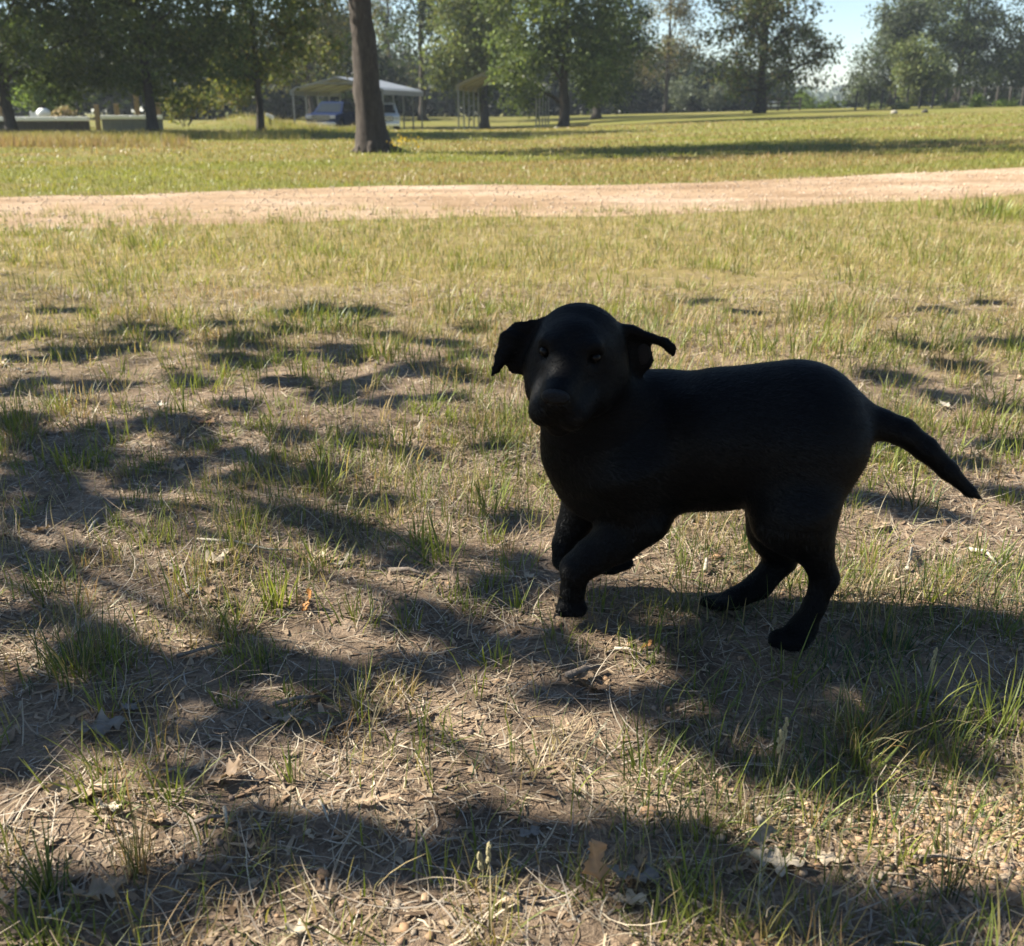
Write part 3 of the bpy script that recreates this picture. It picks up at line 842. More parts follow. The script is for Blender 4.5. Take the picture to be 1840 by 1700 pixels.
# white tank on legs behind the rail
b_ = onground(81, 37.9); b_.z += 0.0
t = empty('water_tank', b_); tag(t, 'round white tank with a dark cap behind the long low wall', 'tank')
zc = P(81, 204, 37.9).z - b_.z
MB().ball((0, 0, zc), .24, 14, 9, (1, 1, .85)).build('tank_shell', MAT['whitep'], t, smooth=True)
MB().cyl((0, 0, zc + .21), (0, 0, 1), .10, .09, 12).build('cap', MAT['blackp'], t)
MB().box((-.33, 0, zc - .02), (.28, .2, .2)).build('side_box', MAT['whitep'], t, bevel=.02)
m = MB()
for sx in (-1, 1):
    for sy in (-1, 1): m.box((sx * .16, sy * .12, zc / 2 - .1), (.05, .05, zc))
m.build('stand', MAT['galv'], t)
b_ = onground(113, 39)
shrub('tan dried brush heap showing over the low wall right of the tank', b_, [PE(113, 200, 15, 14, 39), PE(113, 215, 20, 16, 39)], 46, 50, 0.2, 0.1, LEAF_PAL['tan'], name='brush_heap', cat='brush heap')
b_ = G(486, 226); t = MB().box((0, 0, .34), (.30, .10, .12), ry=.45).build('tilted_white_box', MAT['whitep'], None, bevel=.015, loc=b_)
m = MB().box((0, .01, .14), (.05, .05, .42)).build('support', MAT['greywood'], t)
tag(t, 'small tilted white box on a stake beside the yellowing oak trunk', 'box')
MAT['rock'] = simple('pale_rock', (0.27, 0.25, 0.21), 0.9, 0, 0.2, 12, 0.2)
for lab, px, py, r_, mt in [('pale stone on the rise in front of the tiny bush', 1605, 209, 5, 'rock'), ('dark stone on the rise, right of the pale stone', 1660, 208, 5, 'greywood'),
                            ('small white stone in the weeds below the low wall', 139, 241, 4, 'rock'), ('pale stone at the foot of the dark trunked oak', 1001, 231, 5, 'rock')]:
    b_ = onground(px, 50 if px > 1500 else 30 if px < 300 else 47.5); q = M(r_, b_)
    t = MB().ball((0, 0, q * .4), q, 10, 7, (1.2, 1, .8), .25, int(px)).build('stone', MAT[mt], None, smooth=True, loc=b_)
    tag(t, lab, 'stone')

# fences on the right
def wire_fence(label, px0, px1, Y, n, h):
    A_, B_ = onground(px0, Y), onground(px1, Y)
    root = empty('wire_fence', A_); tag(root, label, 'fence')
    me = wme = None; last = None
    for k in range(n):
        p = A_.lerp(B_, k / (n - 1)); p.z = float(zf(p.x, p.y)); q = p - A_
        if me is None: o = MB().box((0, 0, h / 2 - .1), (.10, .10, h + .2)).build('post', MAT['greywood'], root); me = o.data
        else: o = link('post', me, root)
        o.location = q
        if last is not None:
            m = MB()
            for j in range(5):
                zz = h * (.15 + .2 * j); m.tube([last + Vector((0, -.06, zz)), (last + q) / 2 + Vector((0, -.06, zz - .03)), q + Vector((0, -.06, zz))], .014, 4)
            m.build('wire_strand', MAT['greywood'], root)
        last = q
wire_fence('wire fence on dark posts along the top of the rise', 1535, 1900, 66, 17, 1.15)
A_, B_ = onground(1376, 78), onground(1436, 78)
root = empty('board_fence', A_); tag(root, 'short weathered board fence right of the open crowned oak', 'fence')
W_ = (B_ - A_).x
for k in range(4): MB().box((k * W_ / 3, 0, .45), (.12, .12, 1.1)).build('post', MAT['greywood'], root)
for k in range(3): MB().box((W_ / 2, -.08, .25 + .3 * k), (W_ + .1, .04, .13)).build('rail', MAT['greywood'], root)
MB().box((.5, .2, .42), (.9, .5, .5)).build('feeder', MAT['whitep'], root, bevel=.03)

# ------------------------------------------------------------------ the puppy: one continuous body
def surface_nets(D, org, h):
    ins = D < 0
    nx, ny, nz = D.shape
    cs = [(i, j, k) for i in (0, 1) for j in (0, 1) for k in (0, 1)]
    cnt = np.zeros((nx - 1, ny - 1, nz - 1), np.int8)
    for i, j, k in cs: cnt += ins[i:nx - 1 + i, j:ny - 1 + j, k:nz - 1 + k]
    act = (cnt > 0) & (cnt < 8)
    idx = np.argwhere(act)
    ids = np.full(act.shape, -1, np.int64); ids[act] = np.arange(len(idx))
    acc = np.zeros((len(idx), 3)); num = np.zeros(len(idx))
    for ca in cs:
        for ax in range(3):
            if ca[ax]: continue
            cb = list(ca); cb[ax] = 1
            da = D[idx[:, 0] + ca[0], idx[:, 1] + ca[1], idx[:, 2] + ca[2]]; db = D[idx[:, 0] + cb[0], idx[:, 1] + cb[1], idx[:, 2] + cb[2]]
            mk = (da < 0) != (db < 0)
            t = np.where(mk, da / np.where(mk, da - db, 1), 0)
            p = np.array(ca, float)[None].repeat(len(idx), 0); p[:, ax] = t
            acc[mk] += p[mk]; num[mk] += 1
    V = (idx + acc / num[:, None]) * h + np.array(org)
    F = []
    for ax in range(3):
        u, v = (ax + 1) % 3, (ax + 2) % 3
        sa = [slice(None)] * 3; sb = [slice(None)] * 3
        sa[ax] = slice(0, -1); sb[ax] = slice(1, None)
        A, B = ins[tuple(sa)], ins[tuple(sb)]
        e = np.argwhere(A != B)
        e = e[(e[:, u] > 0) & (e[:, v] > 0) & (e[:, u] < D.shape[u] - 1) & (e[:, v] < D.shape[v] - 1)]
        fl = A[e[:, 0], e[:, 1], e[:, 2]]
        def c(du, dv):
            q = e.copy(); q[:, u] -= du; q[:, v] -= dv
            return ids[q[:, 0], q[:, 1], q[:, 2]]
        f = np.stack([c(1, 1), c(0, 1), c(0, 0), c(1, 0)], 1)
        f[~fl] = f[~fl][:, ::-1]
        F.append(f)
    return V, np.concatenate(F)

prims = []      # (a, ra, b, rb, k, squash, axis)
def cone(a, ra, b, rb, k, sq=1.0, ax=(0, 1, 0)):
    prims.append([(np.array(a, float), ra, np.array(b, float), rb, k, sq, np.array(Vector(ax).normalized()))])
def limb(pts, k, sq=1.0, ax=(0, 1, 0)):
    """pts: (px, py, Y, radius in photo px)"""
    q = [(P(a, b, c), r) for a, b, c, r in pts]
    q = [(p, M(r, p)) for p, r in q]
    prims.append([(np.array(a, float), ra, np.array(b, float), rb, k, sq, np.array(Vector(ax).normalized())) for (a, ra), (b, rb) in zip(q[:-1], q[1:])])

# trunk: deep chest, round belly, rump a little nearer the camera
limb([(1112, 812, 1.315, 117), (1190, 803, 1.30, 124), (1290, 790, 1.275, 129), (1425, 778, 1.25, 133)], 0.03, 0.84)
limb([(1085, 850, 1.31, 84), (1110, 862, 1.31, 80)], 0.03)                          # breast
limb([(1052, 742, 1.275, 80), (1120, 790, 1.31, 100)], 0.03)                       # neck
limb([(1040, 810, 1.29, 66), (1090, 850, 1.31, 70)], 0.03)
limb([(1190, 730, 1.31, 60), (1120, 730, 1.30, 62)], 0.03)                          # withers
# near hind leg
limb([(1440, 815, 1.215, 104), (1428, 925, 1.185, 72)], 0.03, 0.8)
limb([(1428, 925, 1.185, 70), (1462, 985, 1.18, 34), (1482, 1038, 1.185, 24)], 0.025)
limb([(1482, 1038, 1.185, 24), (1464, 1088, 1.18, 20), (1442, 1130, 1.178, 22)], 0.010)
limb([(1440, 1132, 1.178, 25), (1416, 1150, 1.165, 18)], 0.012)
for dx, dy in ((-24, 0), (-8, 5), (9, 8), (26, 8)):
    limb([(1436 + dx * .5, 1134, 1.175, 14), (1418 + dx, 1146 + dy * .6, 1.160, 12.5), (1413 + dx, 1155 + dy, 1.152, 9.5)], 0.003)
    limb([(1412 + dx, 1157 + dy, 1.150, 5), (1408 + dx, 1165 + dy, 1.146, 1.5)], 0.002)
# far hind leg
limb([(1405, 850, 1.31, 82), (1396, 950, 1.315, 50)], 0.03, 0.8)
limb([(1396, 950, 1.315, 48), (1404, 1004, 1.32, 28), (1364, 1052, 1.315, 22)], 0.02)
limb([(1364, 1052, 1.315, 22), (1320, 1076, 1.305, 20), (1288, 1084, 1.295, 13)], 0.012)
for dx, dy in ((-6, -2), (6, 6), (20, 10)):
    limb([(1305 + dx * .6, 1078, 1.30, 12), (1274 + dx, 1082 + dy * .6, 1.29 - dx * .0008, 11)], 0.003)
    limb([(1270 + dx, 1084 + dy * .6, 1.288 - dx * .0008, 5), (1259 + dx, 1089 + dy * .6, 1.284 - dx * .0008, 1.5)], 0.002)
# near foreleg: elbow back, wrist forward and bent, paw set down
limb([(1120, 850, 1.26, 84), (1150, 925, 1.25, 50)], 0.03)
limb([(1166, 938, 1.25, 34), (1110, 968, 1.252, 43), (1064, 1000, 1.255, 34), (1036, 1022, 1.257, 29)], 0.018)
limb([(1034, 1022, 1.257, 27), (1029, 1060, 1.26, 22), (1027, 1084, 1.262, 21)], 0.009)
for dx in (-17, -6, 6, 17):
    limb([(1027 + dx * .6, 1078, 1.262, 13), (1027 + dx, 1094, 1.252, 11), (1027 + dx, 1102, 1.248, 8)], 0.003)
    limb([(1027 + dx, 1104, 1.245, 4), (1027 + dx, 1110, 1.243, 1.5)], 0.002)
# far foreleg: lifted, paw folded back
limb([(1060, 890, 1.36, 52), (1030, 945, 1.365, 30), (1014, 978, 1.362, 22), (1012, 1006, 1.36, 20)], 0.02)
limb([(1013, 1006, 1.36, 19), (1060, 1016, 1.37, 17), (1100, 1016, 1.375, 16), (1128, 1012, 1.378, 12)], 0.008)
# tail
limb([(1535, 752, 1.245, 40), (1580, 762, 1.24, 28), (1622, 776, 1.235, 25), (1662, 806, 1.23, 22), (1704, 846, 1.225, 17), (1742, 883, 1.22, 11), (1763, 896, 1.218, 4)], 0.016)

# head in its own frame: x to the picture's right, f out of the face, u up
HC = P(1036, 636, 1.235)
Fv = Vector((-0.25, -1.0, -0.08)).normalized()
Uv = Vector((0.07, 0, 1.0)); Uv = (Uv - Fv * Uv.dot(Fv)).normalized()
Xv = Uv.cross(Fv).normalized()
if Xv.x < 0: Xv = -Xv
def H(x, f, u): return HC + Xv * x + Fv * f + Uv * u
cone(H(0, -.014, .003), .0590, H(0, .012, .000), .0550, 0.018)                       # skull
cone(H(0, .032, .018), .032, H(0, .052, .002), .030, 0.014)                          # brow and stop
for sx in (-1, 1):
    cone(H(sx * .032, .004, -.026), .036, H(sx * .026, .034, -.038), .032, 0.018)    # cheeks
    cone(H(sx * .029, .049, .027), .0115, H(sx * .020, .057, .029), .009, 0.010)     # brow ridge
    cone(H(sx * .019, .066, -.036), .0245, H(sx * .0165, .106, -.041), .0205, 0.008) # upper lip
cone(H(0, .045, -.010), .029, H(0, .114, -.020), .0205, 0.010)                       # muzzle
cone(H(0, .030, -.055), .028, H(0, .094, -.060), .0180, 0.005)                       # lower jaw
cone(H(0, -.03, -.02), .054, P(1080, 760, 1.29), .066, 0.03)                         # throat into neck
# ears
EA = (0.25, 1, 0.15)
limb([(966, 588, 1.258, 18), (938, 604, 1.262, 27), (924, 630, 1.26, 29), (927, 656, 1.256, 21)], 0.010, 0.24, EA)
limb([(916, 612, 1.258, 22), (903, 642, 1.252, 14), (893, 662, 1.247, 8), (881, 678, 1.242, 4)], 0.006, 0.40, EA)
EB = (-0.25, 1, 0.1)
limb([(1090, 598, 1.262, 26), (1130, 596, 1.262, 19), (1165, 607, 1.258, 14), (1192, 614, 1.25, 12), (1205, 625, 1.246, 10.5), (1209, 638, 1.243, 6.5)], 0.008, 0.55, (0, 0.6, 1))
limb([(1100, 618, 1.268, 36), (1138, 630, 1.267, 33), (1150, 648, 1.264, 25), (1128, 668, 1.266, 23)], 0.010, 0.24, EB)
limb([(1098, 650, 1.27, 30), (1118, 670, 1.27, 20)], 0.012, 0.4, EB)

lo = np.array([9., 9., 9.]); hi = -lo
for a, ra, b_, rb, k, sq, ax in sum(prims, []):
    lo = np.minimum(lo, np.minimum(a - ra, b_ - rb)); hi = np.maximum(hi, np.maximum(a + ra, b_ + rb))
h_ = 0.0038
lo -= 0.03; hi += 0.03
dims = np.ceil((hi - lo) / h_).astype(int)
D = np.full(dims, 0.2)
for grp in prims:
    k = grp[0][4]; mg = max(max(g[1], g[3]) for g in grp) + k * 1.6 + .02
    e0 = np.min([np.minimum(g[0], g[2]) for g in grp], 0) - mg; e1 = np.max([np.maximum(g[0], g[2]) for g in grp], 0) + mg
    l = np.clip(np.floor((e0 - lo) / h_).astype(int), 0, dims); u = np.clip(np.ceil((e1 - lo) / h_).astype(int), 0, dims)
    Pq = np.stack(np.meshgrid(*[lo[i] + h_ * np.arange(l[i], u[i]) for i in range(3)], indexing='ij'), -1)
    dg = None
    for a, ra, b_, rb, k, sq, ax in grp:
        ab = b_ - a; q = Pq - a
        t = np.clip((q @ ab) / max(ab @ ab, 1e-9), 0, 1)
        r = q - t[..., None] * ab
        if sq != 1.0:
            al = r @ ax
            r = r + al[..., None] * ax * (1 / sq - 1)
            d = (np.linalg.norm(r, axis=-1) - (ra + (rb - ra) * t)) * np.where(np.abs(al) > 1e-9, 0.5 + 0.5 * sq, 1)
        else:
            d = np.linalg.norm(r, axis=-1) - (ra + (rb - ra) * t)
        if dg is None: dg = d
        else:
            hh = np.maximum(.006 - np.abs(dg - d), 0) / .006
            dg = np.minimum(dg, d) - hh * hh * .006 * .25
    sl_ = tuple(slice(l[i], u[i]) for i in range(3))
    o = D[sl_]
    hh = np.maximum(k - np.abs(o - dg), 0) / k
    D[sl_] = np.minimum(o, dg) - hh * hh * k * 0.25
# eye sockets and mouth line pressed in
def carve(c, r, k):
    global D
    c = np.array(c); mg = r + k + .01
    l = np.clip(np.floor((c - mg - lo) / h_).astype(int), 0, dims); u = np.clip(np.ceil((c + mg - lo) / h_).astype(int), 0, dims)
    gs = [lo[i] + h_ * np.arange(l[i], u[i]) for i in range(3)]
    d = r - np.linalg.norm(np.stack(np.meshgrid(*gs, indexing='ij'), -1) - c, axis=-1)
    sl_ = tuple(slice(l[i], u[i]) for i in range(3)); o = D[sl_]
    hh = np.maximum(k - np.abs(o - d), 0) / k
    D[sl_] = np.maximum(o, d) + hh * hh * k * .25
EYES = [H(-.0315, .0570, .0150), H(.0315, .0570, .0150)]
for i_ in range(9):                          # the line of the mouth
    t_ = (i_ - 4) / 4.0
    c_ = H(t_ * .040, .118 - .052 * t_ * t_, -.0535 - .003 * t_ * t_)
    carve(c_, .0014, .0035)
for e in EYES: carve(e, .0068, .011)
bv, bf = surface_nets(D, lo, h_)
# light smoothing
nb = np.concatenate([bf[:, [0, 1]], bf[:, [1, 2]], bf[:, [2, 3]], bf[:, [3, 0]]])
for _ in range(3):
    s_ = np.zeros_like(bv); c_ = np.zeros(len(bv))
    np.add.at(s_, nb[:, 0], bv[nb[:, 1]]); np.add.at(c_, nb[:, 0], 1); np.add.at(s_, nb[:, 1], bv[nb[:, 0]]); np.add.at(c_, nb[:, 1], 1)
    bv = bv * .5 + .5 * s_ / np.maximum(c_, 1)[:, None]

def fur_mat():
    m, nt, b = newmat('black_coat')
    nt.links.new(ramp(nt, noise_out(nt, 22, 5), [(0.3, (0.0012, 0.0013, 0.0017)), (0.75, (0.0024, 0.0024, 0.0028))]), b.inputs['Base Color'])
    b.inputs['Roughness'].default_value = 0.55; b.inputs['Specular IOR Level'].default_value = 0.06
    b.inputs['Sheen Weight'].default_value = 0.0; b.inputs['Sheen Roughness'].default_value = 0.4
    tc = N(nt, 'ShaderNodeTexCoord'); mp = N(nt, 'ShaderNodeMapping'); mp.inputs['Scale'].default_value = (55, 160, 160); mp.inputs['Rotation'].default_value = (0, .35, 0)
    nt.links.new(tc.outputs['Object'], mp.inputs[0])
    lock = noise_out(nt, 1.0, 5, .65, mp.outputs[0], dist=.5)
    bump(nt, b, lock, 0.7, 0.0035)
    return m
MAT['coat'] = fur_mat()
MAT['coathair'] = simple('coat_hair', (0.0018, 0.0018, 0.0021), 0.40, 0, 0.6, 90, 0.15)
MAT['nose'] = simple('dog_nose', (0.0022, 0.0022, 0.0025), 0.36, 0, 0.2, 90, 0.15, 0.5, 500)
MAT['eye'] = simple('dog_eye', (0.003, 0.0027, 0.0025), 0.05, 0, 0.1, 10, 0.09)
MAT['earskin'] = simple('inner_ear_skin', (0.0042, 0.0034, 0.0034), 0.8, 0, 0.3, 60, 0.2)
DB = Vector((float(bv[:, 0].mean()), float(bv[:, 1].mean()), 0.0))
dog = empty('dog', DB)
tag(dog, 'black short haired puppy mid stride, head turned to the camera and ears flopping', 'dog')
body_me = fast_mesh('body', bv - np.array(DB), bf, MAT['coat'], smooth=True)
body = link('body', body_me, dog)
# eyes
for e in EYES:
    c = e - Fv * .0068 - DB
    MB().ball((0, 0, 0), .0074, 16, 12).build('eye', MAT['eye'], dog, smooth=True, loc=c)
# nose leather: wide at the top, notched, nostrils sunk
nm = MB()
nc = H(0, .1290, -.0140)
nF = (Fv * math.cos(.55) - Uv * math.sin(.55)).normalized(); nU = (Uv * math.cos(.55) + Fv * math.sin(.55)).normalized()
nu, nv = 28, 18
vs = []
for i in range(nv + 1):
    ph = math.pi * i / nv
    for k in range(nu):
        th = 2 * math.pi * k / nu
        x = math.sin(ph) * math.cos(th); u = math.cos(ph); f = math.sin(ph) * math.sin(th)
        wx = .0172 * (1.0 + .20 * u); wu = .0118
        r = 1.0
        for s_ in (-1, 1):
            dd = ((x - s_ * .42) ** 2) / .05 + ((u + .12) ** 2) / .05
            if f > 0: r -= .30 * math.exp(-dd)
        if f > 0: r -= .10 * math.exp(-(x * x) / .006) * (u < .2)
        vs.append(nc - DB + (Xv * x * wx + nU * u * wu) * r + nF * f * .010 * r)
fs = [(i * nu + k, i * nu + (k + 1) % nu, (i + 1) * nu + (k + 1) % nu, (i + 1) * nu + k) for i in range(nv) for k in range(nu)]
nm.add(vs, fs).build('nose', MAT['nose'], dog, smooth=True)
# bare skin inside the ears
for (px, py, Y, rx, ry), nrm in (((1156, 636, 1.2600, 13, 20), EB), ((914, 640, 1.2525, 6, 9), EA)):
    c = P(px, py, Y)
    MB().ball((0, 0, 0), M(rx, c), 14, 8, (1, .22, ry / rx)).build('inner_ear', MAT['earskin'], dog, smooth=True, loc=c - DB)

# short coat: fine hairs lying back along the body
def coat(n):
    me = body_me
    V = bv; T = np.concatenate([bf[:, [0, 1, 2]], bf[:, [0, 2, 3]]])
    A_, B_, C_ = V[T[:, 0]], V[T[:, 1]], V[T[:, 2]]
    nn = np.cross(B_ - A_, C_ - A_); ar = np.linalg.norm(nn, axis=1); nn /= np.maximum(ar, 1e-12)[:, None]
    i = RNG.choice(len(T), n, p=ar / ar.sum())
    r1, r2 = np.sqrt(RNG.random(n)), RNG.random(n)
    p = A_[i] * (1 - r1)[:, None] + B_[i] * (r1 * (1 - r2))[:, None] + C_[i] * (r1 * r2)[:, None]
    nrm = nn[i]
    flow = np.tile(np.array([1.0, -.1, -.35]), (n, 1))
    hd = np.linalg.norm(p - np.array(HC), axis=1) < .13
    flow[hd] = -np.array(Fv) + np.array([.0, 0, .25])
    lg = p[:, 2] < .2
    flow[lg] = np.array([.25, 0, -1.0])
    tl = p[:, 0] > P(1570, 760, 1.24).x
    flow[tl] = np.array([.75, -.05, -.7])
    flow += RNG.normal(size=(n, 3)) * .16
    flow -= (flow * nrm).sum(1)[:, None] * nrm
    flow /= np.maximum(np.linalg.norm(flow, axis=1), 1e-6)[:, None]
    d = flow * .97 + nrm * (RNG.uniform(.03, .24, n) + .42 * (RNG.random(n) < .07))[:, None]
    ln = RNG.uniform(.006, .011, n); ln[hd] *= .45; ln[p[:, 2] < .17] *= .6; ln[tl] *= .9
    tip = p + d * ln[:, None]; mid = p + (d * .5 + nrm * .05) * ln[:, None]
    sd = np.cross(d, nrm); sd /= np.maximum(np.linalg.norm(sd, axis=1), 1e-6)[:, None]
    w = (.00030 * RNG.uniform(.7, 1.3, n))[:, None]
    Vh = np.stack([p - sd * w * 1.1 - nrm * .0008, p + sd * w * 1.1 - nrm * .0008, tip], 1).reshape(-1, 3) - np.array(DB)
    t = np.arange(n * 3).reshape(-1, 3)
    o = link('coat_hair', fast_mesh('coat_hair', Vh, t, MAT['coathair']), dog)
    o['kind'] = 'stuff'
coat(200000)

# ------------------------------------------------------------------ the shade tree that stands left of the view
def shadeblobs():
    """spots of the ground (photo px) that lie in shade, with their half width"""
    B = [(60, 860, 80), (160, 920, 80), (20, 980, 60), (260, 860, 60), (340, 800, 60), (180, 790, 70), (90, 1010, 50), (300, 770, 70), (40, 760, 60), (480, 830, 60), (560, 870, 50), (120, 640, 60), (420, 620, 60), (800, 620, 50),
         (240, 1320, 60), (560, 1290, 40), (330, 1390, 40), (640, 960, 36), (560, 930, 36), (80, 800, 50), (170, 830, 40), (420, 810, 45), (540, 790, 35), (100, 560, 40), (600, 720, 40), (780, 720, 40), (850, 640, 35),
         (1690, 560, 40), (1780, 540, 35), (1560, 760, 35), (1810, 800, 45), (1500, 1120, 40), (1400, 1180, 50), (1160, 1240, 30), (1560, 1290, 50), (1700, 1290, 40),
         (150, 700, 60), (350, 690, 60), (500, 690, 55), (520, 600, 50), (240, 590, 50), (380, 585, 45), (650, 560, 40), (20, 650, 50), (700, 735, 45), (60, 600, 55), (180, 640, 70), (300, 600, 55), (420, 650, 80), (560, 560, 55), (590, 640, 70), (700, 600, 45), (760, 660, 75), (640, 700, 60), (860, 590, 45), (840, 690, 40),
         (60, 690, 50), (290, 760, 55), (210, 700, 50), (440, 740, 55), (640, 780, 50), (120, 860, 70), (30, 920, 80), (230, 900, 60), (330, 830, 55), (480, 850, 60), (600, 850, 45), (740, 810, 45), (690, 900, 50), (880, 800, 22),
         (730, 1000, 60), (920, 930, 40), (880, 1060, 65), (760, 1110, 70), (950, 1010, 40), 
         (40, 1120, 80), (150, 1170, 80), (60, 1290, 100), (230, 1250, 90), (360, 1210, 90), (500, 1190, 80), (620, 1220, 75), (420, 1290, 80), (740, 1190, 70), (860, 1160, 60), (40, 1380, 70),
         (470, 1480, 70), (560, 1530, 85), (680, 1520, 90), (800, 1530, 80), (900, 1500, 70), (1010, 1500, 70), (430, 1570, 45),
         (90, 1640, 80), (250, 1660, 90), (330, 1600, 45), 
         (1130, 1500, 70), (1250, 1530, 70), (1180, 1600, 80), (1340, 1580, 55), (1420, 1640, 70), (1540, 1660, 80), (1680, 1670, 80), (1800, 1640, 70), 
         (1290, 1230, 60), (1380, 1290, 70), (1340, 1360, 60), (1470, 1330, 70), (1450, 1230, 70), (1560, 1210, 60), (1640, 1190, 60), (1740, 1190, 70), (1820, 1150, 50), (1250, 1310, 45), (1230, 1170, 50), (1530, 1400, 50), (1620, 1330, 45), (1760, 1370, 40),
         (1650, 620, 60), (1740, 650, 75), (1800, 610, 60), (1600, 680, 50), (1700, 720, 55), (1790, 740, 60), (1620, 800, 45), (1740, 830, 60), (1810, 880, 50), (1570, 900, 50), (1680, 930, 45), (1240, 540, 30), (1340, 560, 30),
         (1100, 1110, 50), (990, 1170, 55), (1010, 1240, 40)]
    out = []
    for px, py, r in B:
        g = G(px, py); out.append((g, M(r * .80, g)))
    # the puppy itself stands in the shade of the same branches
    for px, py, r, Y in [(1010, 610, 75, 1.22), (1080, 700, 80, 1.25), (1150, 780, 90, 1.29), (1250, 720, 85, 1.28), (1350, 720, 90, 1.26), (1450, 720, 85, 1.25), (1520, 790, 80, 1.24), (1300, 840, 90, 1.26),
                         (1420, 860, 80, 1.22), (1460, 1000, 60, 1.18), (1180, 880, 80, 1.28), (1080, 850, 60, 1.3), (1640, 800, 50, 1.23), (1720, 870, 50, 1.22), (1050, 950, 40, 1.26), (1100, 620, 60, 1.26), (1420, 650, 60, 1.3), (1380, 640, 70, 1.27), (1500, 690, 60, 1.25), (1370, 705, 80, 1.26), (1400, 745, 80, 1.25), (1330, 690, 80, 1.27), (1450, 790, 80, 1.24), (1400, 740, 70, 1.165), (1440, 715, 65, 1.17), (1355, 750, 70, 1.17), (1400, 690, 65, 1.19), (1450, 785, 70, 1.155), (1345, 800, 70, 1.165), (1120, 975, 45, 1.24), (1180, 925, 50, 1.22), (1250, 780, 70, 1.19), (1470, 850, 60, 1.15), (1050, 1010, 30, 1.245)]:
        p = P(px, py, Y); out.append((p, M(r, p)))
    return out
SB = shadeblobs()
SH = np.array([-SUN.x, -SUN.y, 0]) / SUN.z
tb = Vector((-6.9, 4.4, float(zf(-6.9, 4.4))))
shade = empty('tree', tb)
tag(shade, 'spreading oak standing left of the view whose branches shade the puppy', 'tree')
cl, rr = [], []
for g, r in SB:
    hgt = RNG.uniform(2.0, 2.9)
    for q in range(5):                      # ragged: each bough carries a few smaller sprays
        if q and RNG.random() < .22: continue
        o = RNG.normal(size=3) * np.array([.42, .55, .3]) * r * (q > 0)
        cl.append((g.x + SUN.x / SUN.z * (hgt - g.z) + o[0], g.y + SUN.y / SUN.z * (hgt - g.z) + o[1], hgt + o[2])); rr.append(r * RNG.uniform(.46, .76))
cl = np.array(cl); rr = np.array(rr)
k = np.concatenate([np.full(int(10 + 2600 * r * r * 3.0), i) for i, r in enumerate(rr)])
n = len(k)
dv = RNG.normal(size=(n, 3)); dv /= np.linalg.norm(dv, axis=1)[:, None]; dv *= (RNG.random(n) ** .45)[:, None] * 1.12
dv[:, 2] *= .62; dv[:, :2] *= np.array([.80, 1.0])
Cn = cl[k] + dv * rr[k][:, None]
# outer crown beyond the shading boughs
ex, _ = clumps_in([(-8.4, 4.4, 4.1, 1.4, 2.0, .9), (-9.4, 4.4, 4.8, 1.2, 2, 1.1)], 120, .5)
ke = np.repeat(np.arange(len(ex)), 60); Ce = ex[ke] + RNG.normal(size=(len(ke), 3)) * .28
V, F, c = leaf_quads(np.concatenate([Cn, Ce]), 0.075, pal(n + len(ke), LEAF_PAL['oak']), 0.6)
link('crown', fast_mesh('crown', V - np.array([tb.x, tb.y, tb.z] * 1), F, MAT['leaf'], c), shade)
m, pts, rad = trunk_mb(tb, 3.6, .22, .10, (-.2, -.2), 16, 1.5, 77, 14, .2)
rnd = random.Random(5)
order = list(range(len(cl))); rnd.shuffle(order)
hubs = []
for h in range(9):
    c = Vector(cl[order[h]]); i = rnd.choice(range(7, 12)); s_ = pts[i]; mid = s_.lerp(c, .55) + Vector((0, 0, .35))
    m.tube([s_, s_.lerp(mid, .5) + Vector((0, 0, .12)), mid, c], [.035, .028, .02, .008], 7); hubs.append(mid)
for j in order[9:44]:
    c = Vector(cl[j]); s_ = min(hubs, key=lambda q: (q - c).length)
    m.tube([s_, s_.lerp(c, .5) + Vector((0, 0, .1)), c], [.008, .006, .003], 4)
m.v = [(v[0] - tb.x, v[1] - tb.y, v[2] - tb.z) for v in m.v]
m.build('trunk', MAT['bark_far'], shade, smooth=True)

# ------------------------------------------------------------------ ground cover
def scatter(n, y0, y1, dens=None, spread=0.60, bias=1.0):
    """points of the ground inside the wedge of view (and a little outside), thinned by a density field"""
    W = lambda y: spread * y + 1.1
    n = int(n * W(y1) / (spread * y1 + .18))
    y = y0 + (y1 - y0) * RNG.random(n) ** bias
    x = RNG.uniform(-1, 1, n) * W(y)
    k = RNG.random(n) < W(y) / W(y1)                  # equal density per area
    k &= RNG.random(n) < 1 - .80 * sstep(.05, .9, np.abs(x) - spread * y)
    x, y = x[k], y[k]
    if dens is not None:
        k = RNG.random(len(x)) < dens(x, y); x, y = x[k], y[k]
    return np.stack([x, y, zf(x, y)], 1)
def U_(a, b, n): return RNG.uniform(a, b, n)

